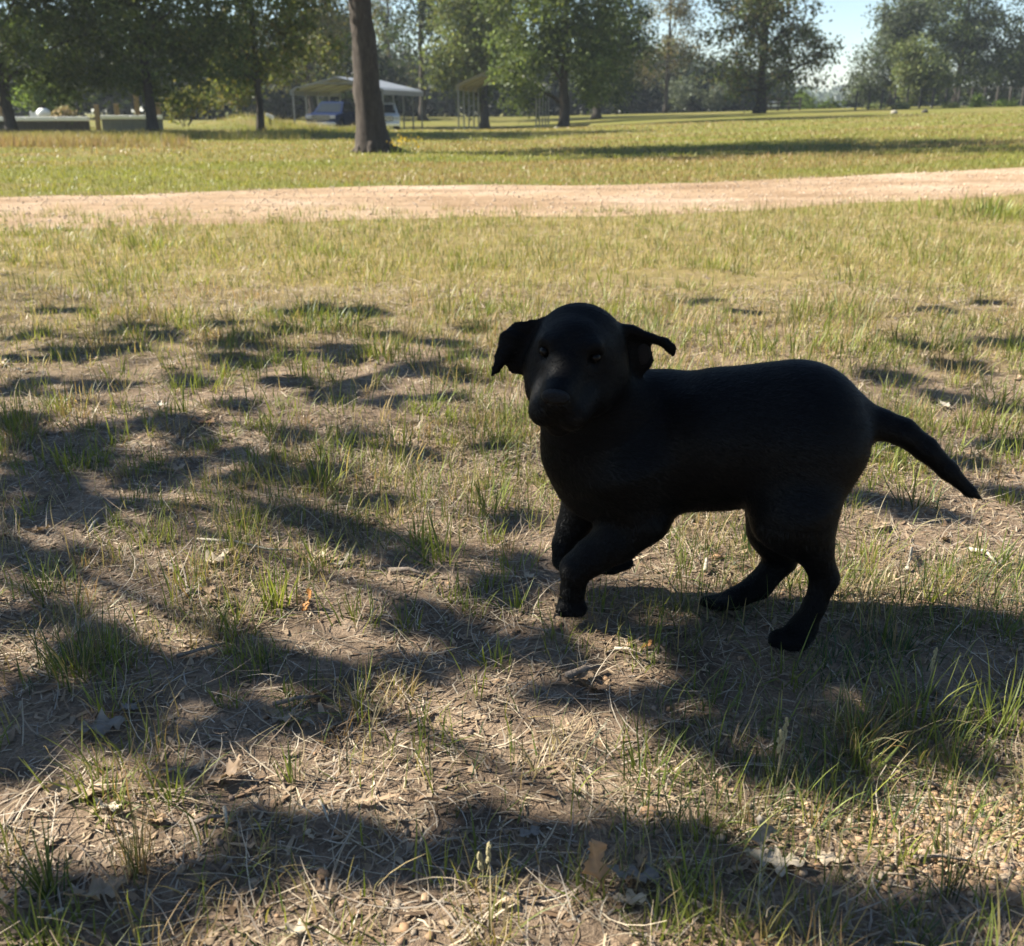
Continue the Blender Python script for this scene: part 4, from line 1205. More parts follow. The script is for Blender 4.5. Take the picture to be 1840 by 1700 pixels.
# dry straw and leaf crumbs lying on the dirt
parts = []
def lay(n, y0, y1, lmin, lmax, wmin, wmax, cols, dens=None, nseg=3, lean=(1.25, 1.62), lift=.002):
    p = scatter(int(n * .56), y0, y1, dens); n = len(p)
    p[:, 2] += U_(0, lift, n)
    parts.append(ribbons(p, U_(0, 2 * math.pi, n), U_(*lean, n), U_(-.25, .45, n), U_(lmin, lmax, n) * U_(.7, 1.15, n), 1.2 * U_(wmin, wmax, n), pal(n, cols, .25), nseg, RNG.normal(size=n) * .7, .3))
bare = lambda x, y: 0.35 + 0.65 * (fbm(x * 1.7 + 5, y * 1.7, 61, 3) > .42)
lay(60000, .5, 2.2, .008, .035, .0012, .0030, STRAW, bare, 2)
lay(30000, .5, 2.4, .03, .10, .0010, .0022, STRAW, None, 4, (1.15, 1.6))
lay(20000, .5, 2.2, .010, .026, .004, .009, [(0.24, .165, .10), (.17, .11, .065), (.31, .235, .155), (.12, .08, .05)], bare, 2, (1.2, 1.6))
lay(60000, 1.9, 4.2, .015, .06, .002, .004, STRAW, None, 2)
lay(30000, 3.6, 7.2, .03, .09, .003, .005, STRAW, None, 2)
V, F, C = joinr(parts)
tag(link('straw_litter', fast_mesh('straw_litter', V, F, MAT['straw'], C)), 'dry straw and leaf crumbs lying over the bare dirt', kind='stuff')

# thin grass growing through: sparse and mixed near, thicker towards the road
parts = []
def grow(n, y0, y1, lmin, lmax, wmin, wmax, cols, dens=None, nseg=3, lean=.5, bend=.9, bias=1.0, w=None):
    p = scatter(int(n * .64), y0, y1, dens, bias=bias); n = len(p)
    p[:, 2] -= .003
    parts.append(ribbons(p, U_(0, 2 * math.pi, n), np.abs(RNG.normal(size=n)) * lean, U_(-.2, 1, n) * bend, U_(lmin, lmax, n), U_(wmin, wmax, n), pal(n, cols, .22, w), nseg, RNG.normal(size=n) * .4))
def clumped(nc, per, y0, y1, lmin, lmax, wmin, wmax, cols, sp, dens=None, lean=.5, bend=1.0, nseg=3):
    c = scatter(int(nc * 1.6), y0, y1, dens); nc = len(c)
    k = np.repeat(np.arange(nc), per); n = len(k)
    sz = U_(.55, 1.3, nc)[k]
    o = RNG.normal(size=(n, 2)) * sp * sz[:, None]
    x = c[k, 0] + o[:, 0]; y = c[k, 1] + o[:, 1]
    pc = pal(nc, cols, .15)[k]; col = np.clip(pc * .65 + pal(n, cols, .2) * .35, .01, .6)
    az = np.arctan2(o[:, 1], o[:, 0]) + RNG.normal(size=n) * .8
    parts.append(ribbons(np.stack([x, y, zf(x, y) - .003], 1), az, np.abs(RNG.normal(size=n)) * lean, U_(0, 1, n) * bend, U_(lmin, lmax, n) * sz, U_(wmin, wmax, n), col, nseg, RNG.normal(size=n) * .5))
veg = lambda x, y: np.clip((fbm(x * 2.3 + 9, y * 2.3 + 4, 71, 4) - .47) * 5, 0.03, 1)
clumped(210, 26, .55, 2.3, .02, .075, .0016, .0034, YGREEN + GREEN, .016)
clumped(140, 30, .55, 2.3, .02, .065, .0012, .0024, DRY + STRAW[:2], .018, None, .7, 1.4, 4)
clumped(230, 26, 1.9, 3.6, .03, .085, .0024, .0042, YGREEN + GREEN, .028)
clumped(160, 24, 1.9, 4.0, .03, .08, .0024, .0042, DRY, .03, None, .7, 1.2)
clumped(420, 26, 3.4, 7.5, .03, .10, .003, .006, YGREEN + YGREEN + GREEN + DRY[:2], .06)
veg2 = lambda x, y: np.clip((fbm(x * 1.3 + 2, y * 1.3 + 7, 75, 4) - .40) * 4, 0.10, 1)
rside = lambda x, y: veg(x, y) * sstep(.05, .35, x) 
grow(48000, .5, 2.4, .015, .055, .0012, .0026, GREEN + BLUEG + DRY[:3], veg, 3, .55, 1.0)
grow(22000, .5, 2.4, .03, .085, .0014, .0028, GREEN + YGREEN + DRY[:2], veg, 4, .45, 1.1)
grow(16000, .8, 1.5, .02, .075, .0010, .0020, BLUEG + GREEN[:2], rside, 4, .6, 1.2)
grow(40000, 1.8, 3.6, .02, .065, .0020, .0034, GREEN + DRY + YGREEN[:1], veg2, 2, .6, 1.0)
MID = [(.44, .35, .20), (.38, .30, .14), (.48, .40, .26), (.36, .25, .12), (.27, .25, .08), (.22, .23, .06)]
patchy = lambda x, y: np.clip((fbm(x * 1.1 + 2, y * 1.1, 95, 4) - .36) * 5, .15, 1)
grow(80000, 2.7, 5.2, .015, .060, .0026, .0046, GREEN[:1] + YGREEN[:2] + YGREEN[:2] + MID + MID, patchy, 2, .95, .9)
far = lambda x, y: (y < road_lo(x) - .15 + .75 * fbm(x * 3.1, x * 0 + 3, 96, 3) * RNG.random(np.shape(x))) * 1.0
grow(120000, 4.6, 9.5, .02, .065, .0035, .006, GREEN[:1] + YGREEN + GREEN[3:] + MID + MID, far, 2, .9, .9)
p = scatter(1500, .55, 2.6); n = len(p)
parts.append(ribbons(p, U_(0, 6.28, n), np.abs(RNG.normal(size=n)) * .45, U_(.3, 1.9, n), U_(.035, .10, n), U_(.0010, .0019, n), pal(n, [(.42, .36, .25), (.34, .27, .16), (.30, .27, .12)]), 7, RNG.normal(size=n) * 1.4, .35))
V, F, C = joinr(parts)
tag(link('thin_grass', fast_mesh('thin_grass', V, F, MAT['blade'], C)), 'thin green and dry grass growing through the dirt as far as the road', kind='stuff')

# mown lawn past the road, ragged edge along the gravel
parts = []
def lawn(n, y0, y1, lmin, lmax, wmin, wmax, cols, nseg=2, lean=.7):
    n = int(n * .52); y = U_(y0, y1, n); x = U_(-1, 1, n) * (.95 * y + 1)
    k = (y > road_up(x) + .12 - .8 * fbm(x * 2.3, x * 0 + 9, 97, 3) * RNG.random(n)) & (RNG.random(n) < y / y1) & (RNG.random(n) < 1 - sstep(.55 * y, .95 * y + 1, np.abs(x))); x, y = x[k], y[k]; n = len(x)
    p = np.stack([x, y, zf(x, y) - .004], 1)
    f = fbm(x * .22 * 1.3 + 4, y * .55 * 1.3, 81, 4)
    cg = pal(n, cols[0]); cd = pal(n, cols[1]); t = np.clip((f - .42) * 5 + RNG.normal(size=n) * .2, 0, 1)[:, None]
    parts.append(ribbons(p, U_(0, 6.28, n), np.abs(RNG.normal(size=n)) * lean, U_(0, 1, n), 1.1 * U_(lmin, lmax, n), 1.45 * U_(wmin, wmax, n), cg * (1 - t) + cd * t, nseg))
LAWNY = [(.225, .222, .052), (.27, .24, .07), (.185, .195, .042), (.28, .23, .088)]
LG = (LAWNY[:3] + YGREEN[:2], DRY[:4] + LAWNY[3:])
lawn(150000, 8.0, 14.5, .025, .06, .006, .010, LG)
lawn(120000, 14, 26, .03, .07, .010, .018, LG)
lawn(90000, 25, 48, .03, .07, .020, .036, LG)
V, F, C = joinr(parts)
tag(link('lawn_grass', fast_mesh('lawn_grass', V, F, MAT['blade'], C)), 'mown yellow green lawn grass beyond the gravel road', kind='stuff')

# tall rough weeds in a strip along the left yard
parts = []
def weeds(n, pxa, pxb, ya, yb, lmin, lmax, wd, cols, lean=.22):
    Y = U_(ya, yb, n); px = U_(pxa, pxb, n) - 110 * RNG.random(n) ** 3
    x = (px - 920) / FPX * (Y * CP + .25)
    k = fbm(x * .9, Y * .5, 91, 3) > .36; x, Y = x[k], Y[k]; n = len(x)
    p = np.stack([x, Y, zf(x, Y) - .02], 1)
    parts.append(ribbons(p, U_(0, 6.28, n), np.abs(RNG.normal(size=n)) * lean, U_(0, .7, n), U_(lmin, lmax, n), np.full(n, wd), pal(n, cols), 3))
WY = [(.24, .205, .06), (.29, .23, .09), (.18, .185, .045), (.33, .27, .14)]
WR = [(.27, .17, .09), (.22, .13, .075), (.32, .24, .13), (.30, .25, .12)]
weeds(11000, -250, 330, 22.5, 31, .10, .27, .016, WY)
weeds(5200, -100, 345, 20.5, 23.5, .10, .28, .016, WR + WY[:1])
weeds(6000, 250, 560, 25.5, 33, .10, .26, .016, WY + GREEN[:2])
weeds(6000, 480, 700, 33, 44, .06, .24, .022, WY + YGREEN)
weeds(2500, 560, 640, 41, 46, .15, .42, .02, WY[3:] + WY[:1])
V, F, C = joinr(parts)
tag(link('tall_weeds', fast_mesh('tall_weeds', V, F, MAT['blade'], C)), 'tall yellow and rust weeds in a strip along the left yard', kind='stuff')

# ------------------------------------------------------------------ tufts that stand out, each its own thing
def tuft(label, px, py, hpx, n, cols, lean=.35, bend=.9, wpx=3.2, spread=14, seeds=0, cat='grass tuft', name='grass_tuft', group=None, twist=.5):
    b = G(px, py); sc = M(1, b)
    q = np.stack([RNG.normal(size=n) * spread * sc, RNG.normal(size=n) * spread * sc, np.full(n, -.004)], 1)
    az = np.arctan2(q[:, 1], q[:, 0]) + RNG.normal(size=n) * .7
    V, F, C = ribbons(q, az, np.abs(RNG.normal(size=n)) * lean, U_(0, 1, n) * bend, hpx * sc * U_(.45, 1.15, n), 1.3 * wpx * sc * U_(.6, 1.1, n), pal(n, cols, .2), 5, RNG.normal(size=n) * twist)
    o = link(name, fast_mesh(name, V, F, MAT['blade'], C), None, b)
    tag(o, label, cat, group)
    for k in range(seeds):
        L_ = hpx * sc * random.uniform(.9, 1.25); a = random.uniform(0, 6.28); ln = random.uniform(.04, .25)
        d = Vector((math.cos(a) * math.sin(ln), math.sin(a) * math.sin(ln), math.cos(ln)))
        m = MB(); m.tube([Vector((0, 0, 0)), d * L_ * .5 + Vector((.002, 0, 0)), d * L_], [.0008, .0007, .0005], 4)
        for j in range(16):
            t = .62 + .38 * j / 16; m.ball(d * L_ * t + Vector((random.uniform(-.0016, .0016), random.uniform(-.0016, .0016), 0)), .0017, 4, 3, (1, 1, 2.2))
        m.build('seed_stalk', MAT['seed'], o)
    return o
MAT['seed'] = simple('seed_stalk', (0.26, 0.23, 0.13), 0.8, 0, 0.25, 60, 0.2)
MAT['twig'] = simple('twig_bark', (0.17, 0.14, 0.115), 0.9, 0, 0.35, 80, 0.2, 0.4, 150)
MAT['twigpale'] = simple('pale_straw_stem', (0.36, 0.32, 0.25), 0.8, 0, 0.15, 60, 0.2)
TG = 'grass tufts standing out from the thin grass'
D2 = DRY + GREEN[:2]
for t in [
    ('bright yellow green upright tuft in the sunny patch left of the puppy', 500, 1085, 105, 34, YGREEN, .16, .5, 3.4, 12),
    ('tall green tuft leaning left in front of the puppy chest', 800, 1010, 130, 22, GREEN + YGREEN, .5, .6, 4.2, 14),
    ('wide bright green tuft in the sun just left of the puppy shoulder', 880, 905, 80, 40, YGREEN + GREEN, .55, .8, 3.4, 30),
    ('green and dry tuft above the sunny patch, below the dirt bank', 575, 880, 85, 44, GREEN + DRY[:2] + YGREEN, .3, .8, 3.0, 20),
    ('thin green sprigs growing at the middle of the sunny patch', 345, 1070, 90, 14, YGREEN + GREEN, .2, .5, 3.2, 12),
    ('short lit tuft at the upper edge of the sunny patch', 275, 975, 70, 22, YGREEN + DRY[:1], .4, .8, 3.2, 12),
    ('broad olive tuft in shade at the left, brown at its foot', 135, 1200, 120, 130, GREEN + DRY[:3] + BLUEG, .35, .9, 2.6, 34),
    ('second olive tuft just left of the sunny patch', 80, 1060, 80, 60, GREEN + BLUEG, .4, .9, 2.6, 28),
    ('pale curled green tuft with dry foot, left of the dark twig below the puppy', 640, 1275, 100, 40, YGREEN + D2, .5, 1.1, 3.0, 18),
    ('dry tuft with curled tips right of the pale curled one', 720, 1235, 70, 40, D2, .5, 1.2, 2.6, 18),
    ('two tall green blades below the puppy, near the shaded strip', 860, 1250, 100, 5, YGREEN + GREEN, .15, .3, 3.4, 4),
    ('dark leafy weed tuft at the lower left corner', 90, 1600, 150, 26, GREEN + BLUEG, .25, .4, 4.6, 14),
    ('brown stemmed tuft with dry tips at the lower left', 245, 1560, 140, 60, D2 + DRY, .2, .5, 2.8, 18),
    ('lit green tuft behind the brown stems at the lower left', 310, 1440, 105, 34, YGREEN + GREEN, .5, .9, 4.2, 16),
    ('small upright green sprig left of centre, below the twigs', 525, 1400, 95, 14, GREEN, .18, .4, 4.0, 8),
    ('blue green tuft at the bottom edge, left corner', 60, 1690, 90, 40, BLUEG + GREEN, .5, .9, 4.5, 26),
    ('short lit tuft at the bottom edge, left of centre', 620, 1690, 70, 34, YGREEN + DRY[:2], .5, .9, 3.4, 20),
    ('tall pale tuft at the bottom centre with curling dry tips', 890, 1690, 130, 46, D2 + YGREEN, .45, 1.2, 3.6, 30),
    ('green tuft at the bottom, right of the standing brown leaf', 1180, 1690, 110, 40, GREEN + YGREEN, .35, .9, 3.8, 24),
    ('dense green tuft at the bottom edge, right of centre', 1330, 1695, 140, 60, GREEN + YGREEN + D2, .4, .9, 3.8, 34),
    ('straggling tuft at the bottom, left of the bare gravel patch', 1480, 1690, 110, 34, GREEN + D2, .45, 1.0, 3.6, 26),
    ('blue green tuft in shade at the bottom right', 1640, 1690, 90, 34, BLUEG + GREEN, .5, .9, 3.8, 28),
    ('dry looking tuft with many curled tips below the hind paw', 1545, 1330, 120, 90, DRY + GREEN[:2], .5, 1.2, 2.8, 26),
    ('tall green tuft in shade right of the hind paw', 1650, 1300, 150, 60, GREEN + YGREEN[:1], .35, .9, 3.6, 34),
    ('tall green tuft at the right edge beside the gravel patch', 1800, 1310, 150, 46, GREEN + YGREEN, .35, .9, 4.0, 26),
    ('lit tuft in front of the shaded grass, right of centre', 1270, 1500, 110, 44, YGREEN + GREEN, .4, .9, 3.4, 24),
    ('lit tuft left of the seed stalks', 1350, 1470, 95, 34, YGREEN + D2, .45, 1.0, 3.2, 20),
    ('long flat leaning tuft pointing right toward the gravel', 1460, 1480, 130, 20, YGREEN + D2, .9, .5, 3.4, 12),
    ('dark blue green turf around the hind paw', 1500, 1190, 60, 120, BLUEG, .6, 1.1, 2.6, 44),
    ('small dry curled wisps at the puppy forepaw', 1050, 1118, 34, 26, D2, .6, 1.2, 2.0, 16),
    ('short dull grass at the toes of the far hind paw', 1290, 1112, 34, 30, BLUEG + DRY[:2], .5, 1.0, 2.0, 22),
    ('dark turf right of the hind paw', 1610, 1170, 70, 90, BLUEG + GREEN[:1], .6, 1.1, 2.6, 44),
    ('green tuft under the tail tip', 1655, 905, 85, 26, GREEN + BLUEG, .4, .8, 3.0, 16),
    ('thin dark sprig growing between the hind paw and the tail', 1585, 1150, 130, 7, GREEN, .12, .2, 2.4, 4),
    ('small bright sprig in the lit dirt right of the hind leg', 1672, 1080, 50, 8, YGREEN, .3, .4, 3.6, 5),
    ('green tuft at the right edge behind the tail', 1770, 1010, 75, 34, GREEN + YGREEN, .5, .9, 3.0, 22),
    ('small green tuft between the hind legs', 1345, 985, 65, 22, BLUEG + GREEN, .35, .7, 2.6, 12),
    ('olive tuft beyond the dirt, left of the puppy head', 685, 640, 55, 60, GREEN + DRY[:1], .4, .8, 2.6, 30),
    ('dark tuft at mid distance left of centre', 560, 590, 50, 70, GREEN + BLUEG, .45, .8, 2.6, 36),
    ('small upright green tuft on the dirt at left', 330, 745, 60, 16, YGREEN + GREEN, .25, .4, 2.6, 8),
    ('small lit tuft near the left edge on the dirt', 120, 750, 60, 24, YGREEN + DRY[:1], .45, .7, 2.6, 14),
    ('short lit sprig in the middle of the dirt', 490, 795, 50, 12, YGREEN, .45, .6, 3.2, 8),
    ('green leafy patch behind the puppy back', 1420, 630, 50, 110, YGREEN + GREEN, .5, .8, 2.8, 70),
    ('green weed clump on the near edge of the road at the right', 1770, 388, 42, 150, YGREEN + GREEN, .5, .8, 2.6, 44),
    ('small leafy weed on the near edge of the road at the left', 120, 415, 16, 60, YGREEN + GREEN, .5, .8, 2.2, 14),
    ('green clump at the left edge in the mid grass', 270, 445, 30, 80, YGREEN + GREEN, .5, .8, 2.4, 30)]:
    tuft(*t, group=TG)
tuft('fan of thin dark wiry stalks on the bare gravel at the lower right', 1705, 1610, 230, 16, [(.05, .06, .03), (.07, .075, .035)], .34, .15, 2.4, 8, group=TG, twist=.1)
tuft('tall grass with pale seed stalks in the shade right of centre', 1395, 1400, 130, 16, GREEN, .2, .4, 2.6, 8, seeds=2, group=TG)
tuft('upright pale seed stalk at the bottom centre', 868, 1600, 110, 10, D2, .35, 1.0, 2.8, 8, seeds=2, group=TG)
tuft('thin seed stalk rising from turf at the right', 1660, 1250, 95, 10, BLUEG + GREEN, .35, .7, 2.6, 10, seeds=1, group=TG)
# yellow flowers beside the big trunk
b = G(729, 276)
fl = empty('flower_clump', b); tag(fl, 'clump of yellow flowers beside the foot of the big trunk', 'flowers')
n = 60; V, F, C = ribbons(RNG.normal(size=(n, 3)) * np.array([.12, .12, 0]), U_(0, 6.28, n), np.abs(RNG.normal(size=n)) * .3, U_(0, .5, n), U_(.1, .26, n), np.full(n, .008), pal(n, GREEN), 3)
link('stems', fast_mesh('stems', V, F, MAT['blade'], C), fl)
q = RNG.normal(size=(60, 3)) * np.array([.13, .12, .05]) + np.array([0, 0, .20])
V, F, C = leaf_quads(q, .035, pal(60, [(.62, .42, .02), (.55, .36, .02)]), 1.0)
link('petals', fast_mesh('petals', V, F, MAT['leaf'], C), fl)

# ------------------------------------------------------------------ dead oak leaves, twigs, pebbles
def leaf_mesh(L_, col, seed, curl=.5, fold=.3, lobes=3):
    r = np.random.default_rng(seed)
    nu_, nv_ = 22, 7
    u = np.linspace(0, 1, nu_); v = np.linspace(-1, 1, nv_)
    env = np.sin(np.pi * np.clip(u * .96 + .02, 0, 1)) ** .75 * (.55 + .35 * u)
    lob = 0.62 + 0.38 * np.cos(2 * np.pi * (u * lobes + r.random()))
    wl = L_ * .42 * env * (lob * (1 + .15 * r.normal(size=nu_))) * (u > .08) + L_ * .008
    wr = L_ * .42 * env * ((0.62 + 0.38 * np.cos(2 * np.pi * (u * lobes + r.random()))) * (1 + .15 * r.normal(size=nu_))) * (u > .08) + L_ * .008
    UU, VV = np.meshgrid(u, v, indexing='ij')
    w = np.where(VV < 0, wl[:, None], wr[:, None])
    x = (UU - .5) * L_; y = VV * w
    x = x + np.abs(VV) ** 2 * L_ * .07
    z = curl * L_ * ((UU - .5) ** 2) * r.uniform(.4, 1.2) + fold * np.abs(y) * r.uniform(.3, 1.2) + .05 * L_ * np.sin(UU * 7 + VV * 2 + seed) * np.abs(VV) + .03 * L_ * r.normal(size=UU.shape) * np.abs(VV)
    z -= z.min() - .002
    V = np.stack([x, y, z], -1).reshape(-1, 3)
    ii, jj = np.meshgrid(np.arange(nu_ - 1), np.arange(nv_ - 1), indexing='ij'); a = (ii * nv_ + jj).ravel()
    F = np.stack([a, a + nv_, a + nv_ + 1, a + 1], 1)
    vein = np.exp(-(VV * 5) ** 2) * .5 + .25 * np.exp(-((((UU * 6 - np.abs(VV) * 1.2) % 1) - .5) * 5) ** 2)
    C = np.array(col)[None] * (1 + vein.ravel()[:, None] * .45) * (0.85 + .3 * fbm(x.ravel() * 60, y.ravel() * 60, seed, 3))[:, None]
    return fast_mesh('dead_leaf', V, F, MAT['deadleaf'], C, True)
LT, LB, LO, LGY = (.29, .215, .14), (.21, .145, .09), (.36, .17, .055), (.20, .172, .14)
LFG = 'dead oak leaves lying on the ground'
for i, (lab, px, py, lpx, col, rz, ry, curl, dz) in enumerate([
    ('pale curled oak leaf in the sunny patch left of the puppy', 385, 1020, 75, (.40, .33, .235), .5, -.15, .8, .004),
    ('small pale curled leaf below the bigger one in the sunny patch', 315, 1032, 34, (.40, .33, .235), 2.6, 0, .9, .002),
    ('dark brown leaf standing on edge in the sunny patch', 380, 1085, 55, LB, 1.3, -1.1, .5, .012),
    ('orange brown leaf standing up by the yellow green tuft', 560, 1090, 48, LO, .4, -1.2, .4, .014),
    ('rolled pale leaf at the right end of the sunny patch', 568, 1000, 40, (.40, .33, .235), .1, 0, 1.4, .004),
    ('lobed grey brown oak leaf in the shade at the left', 170, 1310, 95, LGY, .35, 0, .4, .002),
    ('lobed leaf right beside the shaded grey brown one', 225, 1275, 60, LGY, 1.1, .2, .5, .002),
    ('curled leaf with lit edge in the shade under the twig', 505, 1290, 70, LT, -.2, 0, .9, .002),
    ('large spread oak leaf at the left, lit on one side', 135, 1430, 105, LT, .2, .15, .4, .004),
    ('small bright leaf at the tip of the large spread one', 190, 1455, 55, (.5, .43, .32), -.3, .1, .8, .003),
    ('dark curled leaf behind the lit tuft at the lower left', 400, 1400, 85, LB, .4, -.3, .9, .002),
    ('big folded oak leaf at the lower left under the brown stems', 165, 1610, 105, LT, .7, .25, .6, .006),
    ('crumpled pale leaf at the bottom edge left of centre', 525, 1680, 60, (.40, .33, .235), 1.2, .2, 1.3, .004),
    ('triangular tan leaf in the shaded strip at the bottom', 645, 1445, 55, LT, .1, 0, .4, .002),
    ('small leaf right of the triangular tan one', 705, 1468, 45, LT, -.2, .15, .5, .002),
    ('brown oak leaf standing on edge at the bottom centre', 1065, 1590, 95, (.36, .21, .11), 2.2, -1.15, .5, .022),
    ('grey oak leaf lying behind the standing brown one', 1130, 1590, 105, LGY, .2, .35, .4, .006),
    ('pale leaf edge lying in front of the standing brown one', 1120, 1628, 70, (.46, .36, .24), .1, .1, .6, .003),
    ('grey upright leaf in the straw right of centre', 1365, 1525, 75, LGY, 1.5, -1.0, .7, .014),
    ('large pale flat leaf below the upright grey one', 1385, 1558, 105, (.40, .34, .25), -.1, .1, .5, .003),
    ('flat tan leaf at the left end of the gravel patch', 1480, 1550, 62, (.46, .37, .26), -.2, .05, .4, .002),
    ('brown leaf by the left edge of the shade at the bottom', 1152, 1560, 40, LB, 1.0, -.8, .6, .010),
    ('tan leaf in the grass right of the hind legs', 1575, 950, 48, LT, .3, 0, .5, .003),
    ('grey lit leaf beyond the puppy tail', 1690, 735, 34, (.36, .32, .26), .4, 0, .6, .003),
    ('orange fleck of leaf in the lit spot below the puppy', 1163, 1158, 26, LO, .2, -.5, .6, .004),
    ('pale leaf on the dirt at the upper left', 315, 845, 48, LT, .5, -.1, .7, .003),
    ('light leaf on the dirt beside the shaded bank', 292, 738, 34, (.36, .32, .26), -.4, 0, .6, .003),
    ('small white edged leaf at the left edge of the dirt', 45, 672, 30, (.36, .32, .26), .2, 0, .6, .003),
    ('rust brown leaf on the dirt left of centre', 362, 765, 44, (.30, .17, .09), .1, .1, .5, .003),
    ('dull leaf in the shade below the lit spot', 1040, 1215, 50, LB, .3, 0, .5, .002),
    ('grey leaf in the shaded strip at the bottom', 945, 1490, 50, LGY, .6, .1, .5, .002)]):
    b = G(px, py); me = leaf_mesh(M(lpx, b), col, i + 3, curl, .3, 3 if i % 3 else 2)
    o = link('dead_leaf', me, None, (b.x, b.y, b.z + dz)); o.rotation_euler = (RNG.uniform(-.12, .12), ry, rz); tag(o, lab, 'leaf', LFG)
protos = [leaf_mesh(.045, c, 40 + i, .8, .4, 2 + i % 2) for i, c in enumerate([LT, LB, LGY, (.42, .34, .24), (.28, .19, .11), (.16, .11, .07)])]
pp = scatter(1400, .6, 3.6, lambda x, y: .12 + .2 * (fbm(x * 2, y * 2, 65, 3) > .5))[:190]
for i, p in enumerate(pp):
    o = link('dead_leaf', protos[i % 6], None, (p[0], p[1], p[2] + .002)); s_ = random.uniform(.35, 1.0); o.scale = (s_, s_, s_)
    o.rotation_euler = (random.uniform(-.4, .4), random.uniform(-.4, .4), random.uniform(0, 6.28))
    cn = ['tan', 'brown', 'grey brown', 'pale', 'reddish brown', 'dark brown'][i % 6]
    zn = 'on the nearest dirt at the front' if p[1] < 1.1 else 'on the dirt level with the puppy' if p[1] < 2.0 else 'in the dry grass beyond the puppy'
    tag(o, 'small %s leaf scrap lying %s' % (cn, zn), 'leaf', 'small %s leaf scraps %s' % (cn, zn))
def twig(lab, pts, rpx, mat='twig', name='twig'):
    q = [G(a, b) for a, b in pts]; r = M(rpx, q[0]); o0 = q[0].copy()
    L_ = [p - o0 + Vector((0, 0, r * .8 + .003 + lift)) for p, lift in zip(q, [0, .006, .003, .008, .002, 0, 0])]
    n_ = len(L_); m = MB().tube(L_, [r * (1 - .5 * i / max(1, n_ - 1)) for i in range(n_)], 7, True, .35, int(pts[0][0]))
    return tag(m.build(name, MAT[mat], None, smooth=True, loc=o0), lab, 'twig', 'twigs on the ground')
twig('thin dark twig along the lower edge of the sunny patch', [(318, 1183), (360, 1180), (405, 1165)], 4)
twig('longer twig in the shade under the dark strip, left of centre', [(490, 1266), (540, 1258), (586, 1250)], 4.5)
twig('short dark stick below the puppy forepaw', [(1018, 1215), (1050, 1206), (1078, 1196)], 7)
twig('dark stick on the bare ground left of the puppy legs', [(700, 1030), (735, 1036), (770, 1044)], 5)
twig('short broken twig under the lit tuft at the lower left', [(350, 1483), (380, 1480), (402, 1476)], 5)
twig('pale stick upright in the dirt at the lower left', [(403, 1452), (407, 1475), (409, 1497)], 4, 'twigpale')
twig('pale twig poking from the folded leaf at the lower left', [(82, 1650), (110, 1640), (126, 1632)], 5, 'twigpale')
twig('small black stick fragment in the lower left', [(402, 1570), (415, 1563), (425, 1560)], 6)
twig('thin curved pale stem in the shaded dirt, lower middle', [(574, 1440), (582, 1465), (592, 1490)], 3, 'twigpale')
twig('long pale stem across the back of the sunny patch', [(355, 978), (420, 985), (480, 993), (525, 997)], 2.5, 'twigpale')
twig('pale stem in the lit spot below the puppy', [(1105, 1161), (1130, 1168), (1150, 1175)], 3, 'twigpale')
twig('white short stick standing behind the puppy legs', [(1267, 1030), (1268, 1020), (1269, 1012)], 4, 'twigpale')
twig('pale twig in the grass right of the hind legs', [(1628, 1030), (1634, 1010), (1637, 990)], 5, 'twigpale')
twig('pale twig on the lit dirt right of the hind legs', [(1740, 990), (1770, 1000), (1790, 1020)], 4, 'twigpale')
twig('grey twig under the grass at the right, above the gravel', [(1640, 1402), (1670, 1406), (1690, 1410)], 5)
twig('dark stem lying across the gravel patch', [(1640, 1545), (1690, 1552), (1740, 1560)], 4)
twig('pale grey twig on the shaded bank at the upper left', [(160, 960), (170, 948), (178, 938)], 4, 'twigpale')

def peb_mesh(seed):
    m = MB().ball((0, 0, 0), 1.0, 9, 6, (1.25, .95, .62), .22, seed); return m
PBASE = [np.array(peb_mesh(i).v) for i in range(6)]; PF = peb_mesh(0).f
PQ = np.array([f for f in PF if len(f) == 4]); PT3 = np.array([f for f in PF if len(f) == 3])
def peb_obj(lab, px, py, rpx, col, group='larger pebbles on the bare ground'):
    b = G(px, py); r = M(rpx, b); me = fast_mesh('pebble', PBASE[int(px) % 6] * r, [PQ, PT3], MAT['stone'], np.tile(np.array(col), (len(PBASE[0]), 1)), True)
    o = link('pebble', me, None, (b.x, b.y, b.z + r * .28)); o.rotation_euler = (0, 0, px); tag(o, lab, 'pebble', group)
for lab, px, py, r in [('tan pebble alone in the shaded dirt at the lower middle', 580, 1570, 12), ('orange tan pebble in the lit dirt, lower left of centre', 325, 1560, 11), ('flat tan pebble in the straw at bottom centre', 715, 1625, 10),
                       ('rounded orange pebble at the bottom centre edge', 743, 1678, 7), ('pair of tan pebbles at the bottom centre, flatter one', 728, 1670, 11), ('tan pebble by the seed stalk at the bottom', 765, 1615, 10),
                       ('smooth tan pebble at right of centre under the grass', 1168, 1462, 15), ('orange pebble at the top of the gravel patch, leftmost', 1672, 1465, 9), ('orange pebble right beside the leftmost one on the gravel', 1700, 1458, 8),
                       ('largest orange pebble on the gravel patch', 1770, 1475, 14), ('tan pebble at the top right of the gravel patch', 1785, 1452, 12), ('orange pebble at the right, below the largest', 1800, 1492, 10),
                       ('small orange pebble at the middle of the gravel patch', 1720, 1495, 8), ('grey pebble at the bottom right corner of the gravel', 1818, 1625, 14), ('pale pebble under the far hind paw', 1278, 1102, 6),
                       ('orange tan pebble behind the forepaw', 1288, 1005, 8)]:
    peb_obj(lab, px, py, r, PEB[int(px) % 4])
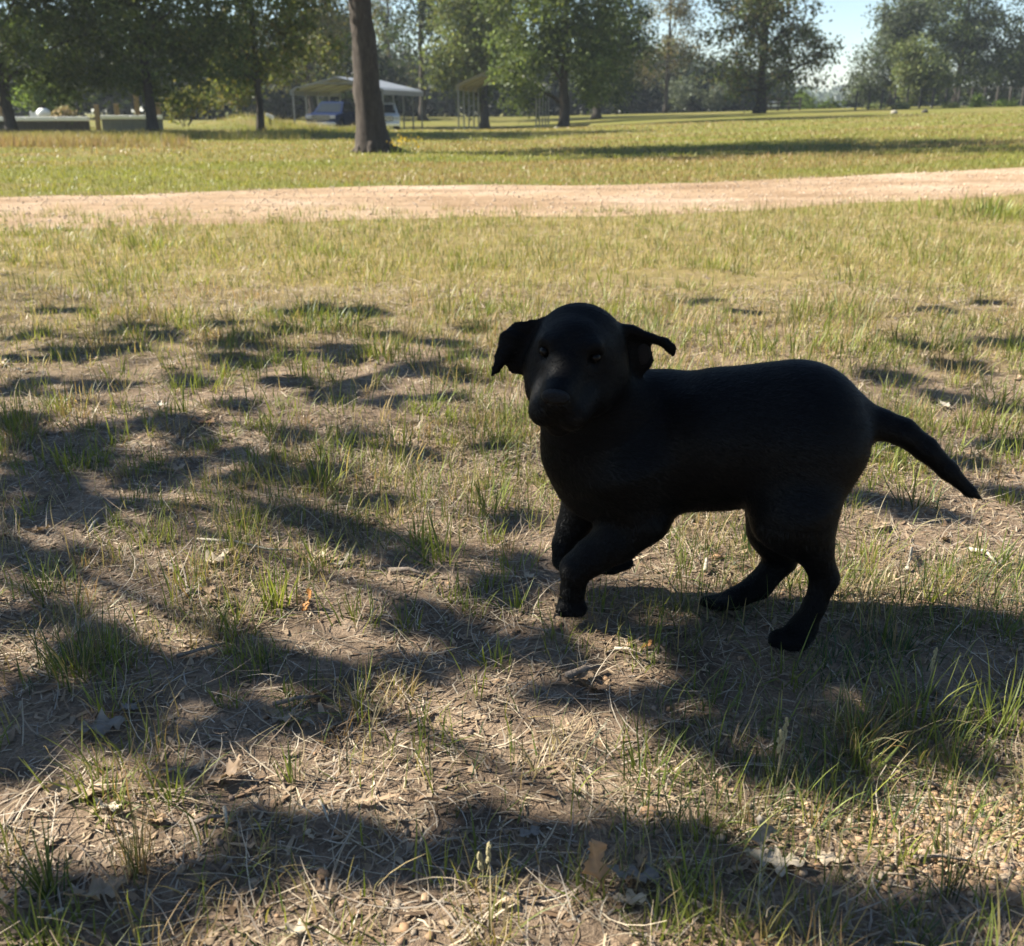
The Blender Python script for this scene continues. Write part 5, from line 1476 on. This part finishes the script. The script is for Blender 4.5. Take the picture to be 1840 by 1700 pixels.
# gravel: thousands of little stones
QB = [MB().ball((0, 0, 0), 1.0, 5, 3, (1.25, .95, .62), .3, 50 + i) for i in range(6)]
QF3 = np.array([f for f in QB[0].f if len(f) == 3]); QF4 = np.array([f for f in QB[0].f if len(f) == 4]); QB = np.array([q.v for q in QB])
def gravel(name, label, p, rmin, rmax, cols):
    n = len(p); r = U_(0, 1, n) ** 2.2 * (rmax - rmin) + rmin; rz = U_(0, 6.28, n); k = RNG.integers(0, 6, n)
    B = QB[k] * r[:, None, None]
    c, s_ = np.cos(rz)[:, None], np.sin(rz)[:, None]
    V = np.stack([B[..., 0] * c - B[..., 1] * s_, B[..., 0] * s_ + B[..., 1] * c, B[..., 2]], -1) + p[:, None] + np.array([0, 0, 1]) * (r * .2)[:, None, None]
    nv_ = QB.shape[1]; o = np.arange(n)[:, None, None] * nv_
    tag(link(name, fast_mesh(name, V.reshape(-1, 3), [(QF4[None] + o).reshape(-1, 4), (QF3[None] + o).reshape(-1, 3)], MAT['stone'], np.repeat(pal(n, cols, .25), nv_, 0), True)), label, kind='stuff')
pq = scatter(6500, .5, 2.2, lambda x, y: .25 + .5 * (fbm(x * 2 + 1, y * 2, 63, 3) > .5))
gc = G(1760, 1500); gxy = np.stack([gc.x + RNG.normal(size=2600) * .075, gc.y + RNG.normal(size=2600) * .06], 1)
gp = np.concatenate([gxy, zf(gxy[:, 0], gxy[:, 1])[:, None]], 1)
gravel('gravel', 'small tan stones scattered through the dirt and over the bare patch at right', np.concatenate([pq, np.array(gp)]), .0012, .0060, PEB)
n = 8000; t = RNG.random(n); xs = U_(-7.5, 9.5, n); f_ = RNG.random(n)
ys = road_lo(xs) + (road_up(xs) - road_lo(xs)) * f_
gravel('road_stones', 'loose pale stones over the gravel road', np.stack([xs, ys, zf(xs, ys) + .014], 1), .003, .011, [(.44, .32, .22), (.50, .38, .28), (.40, .285, .19), (.56, .47, .38)])

# ------------------------------------------------------------------ the air: a faint haze round the whole place
hz = bpy.data.materials.new('haze_air'); hz.use_nodes = True
nt = hz.node_tree
nt.nodes.remove(nt.nodes['Principled BSDF'])
pv = nt.nodes.new('ShaderNodeVolumePrincipled')
pv.inputs['Color'].default_value = (0.80, 0.90, 1.0, 1)
pv.inputs['Density'].default_value = 0.00045
pv.inputs['Anisotropy'].default_value = 0.2
nt.links.new(pv.outputs[0], nt.nodes['Material Output'].inputs['Volume'])
m = MB().box((0, 455, 10.5), (1480, 1080, 24))
o = m.build('haze', hz)
tag(o, 'faint pale haze in the air over the field', kind='stuff')
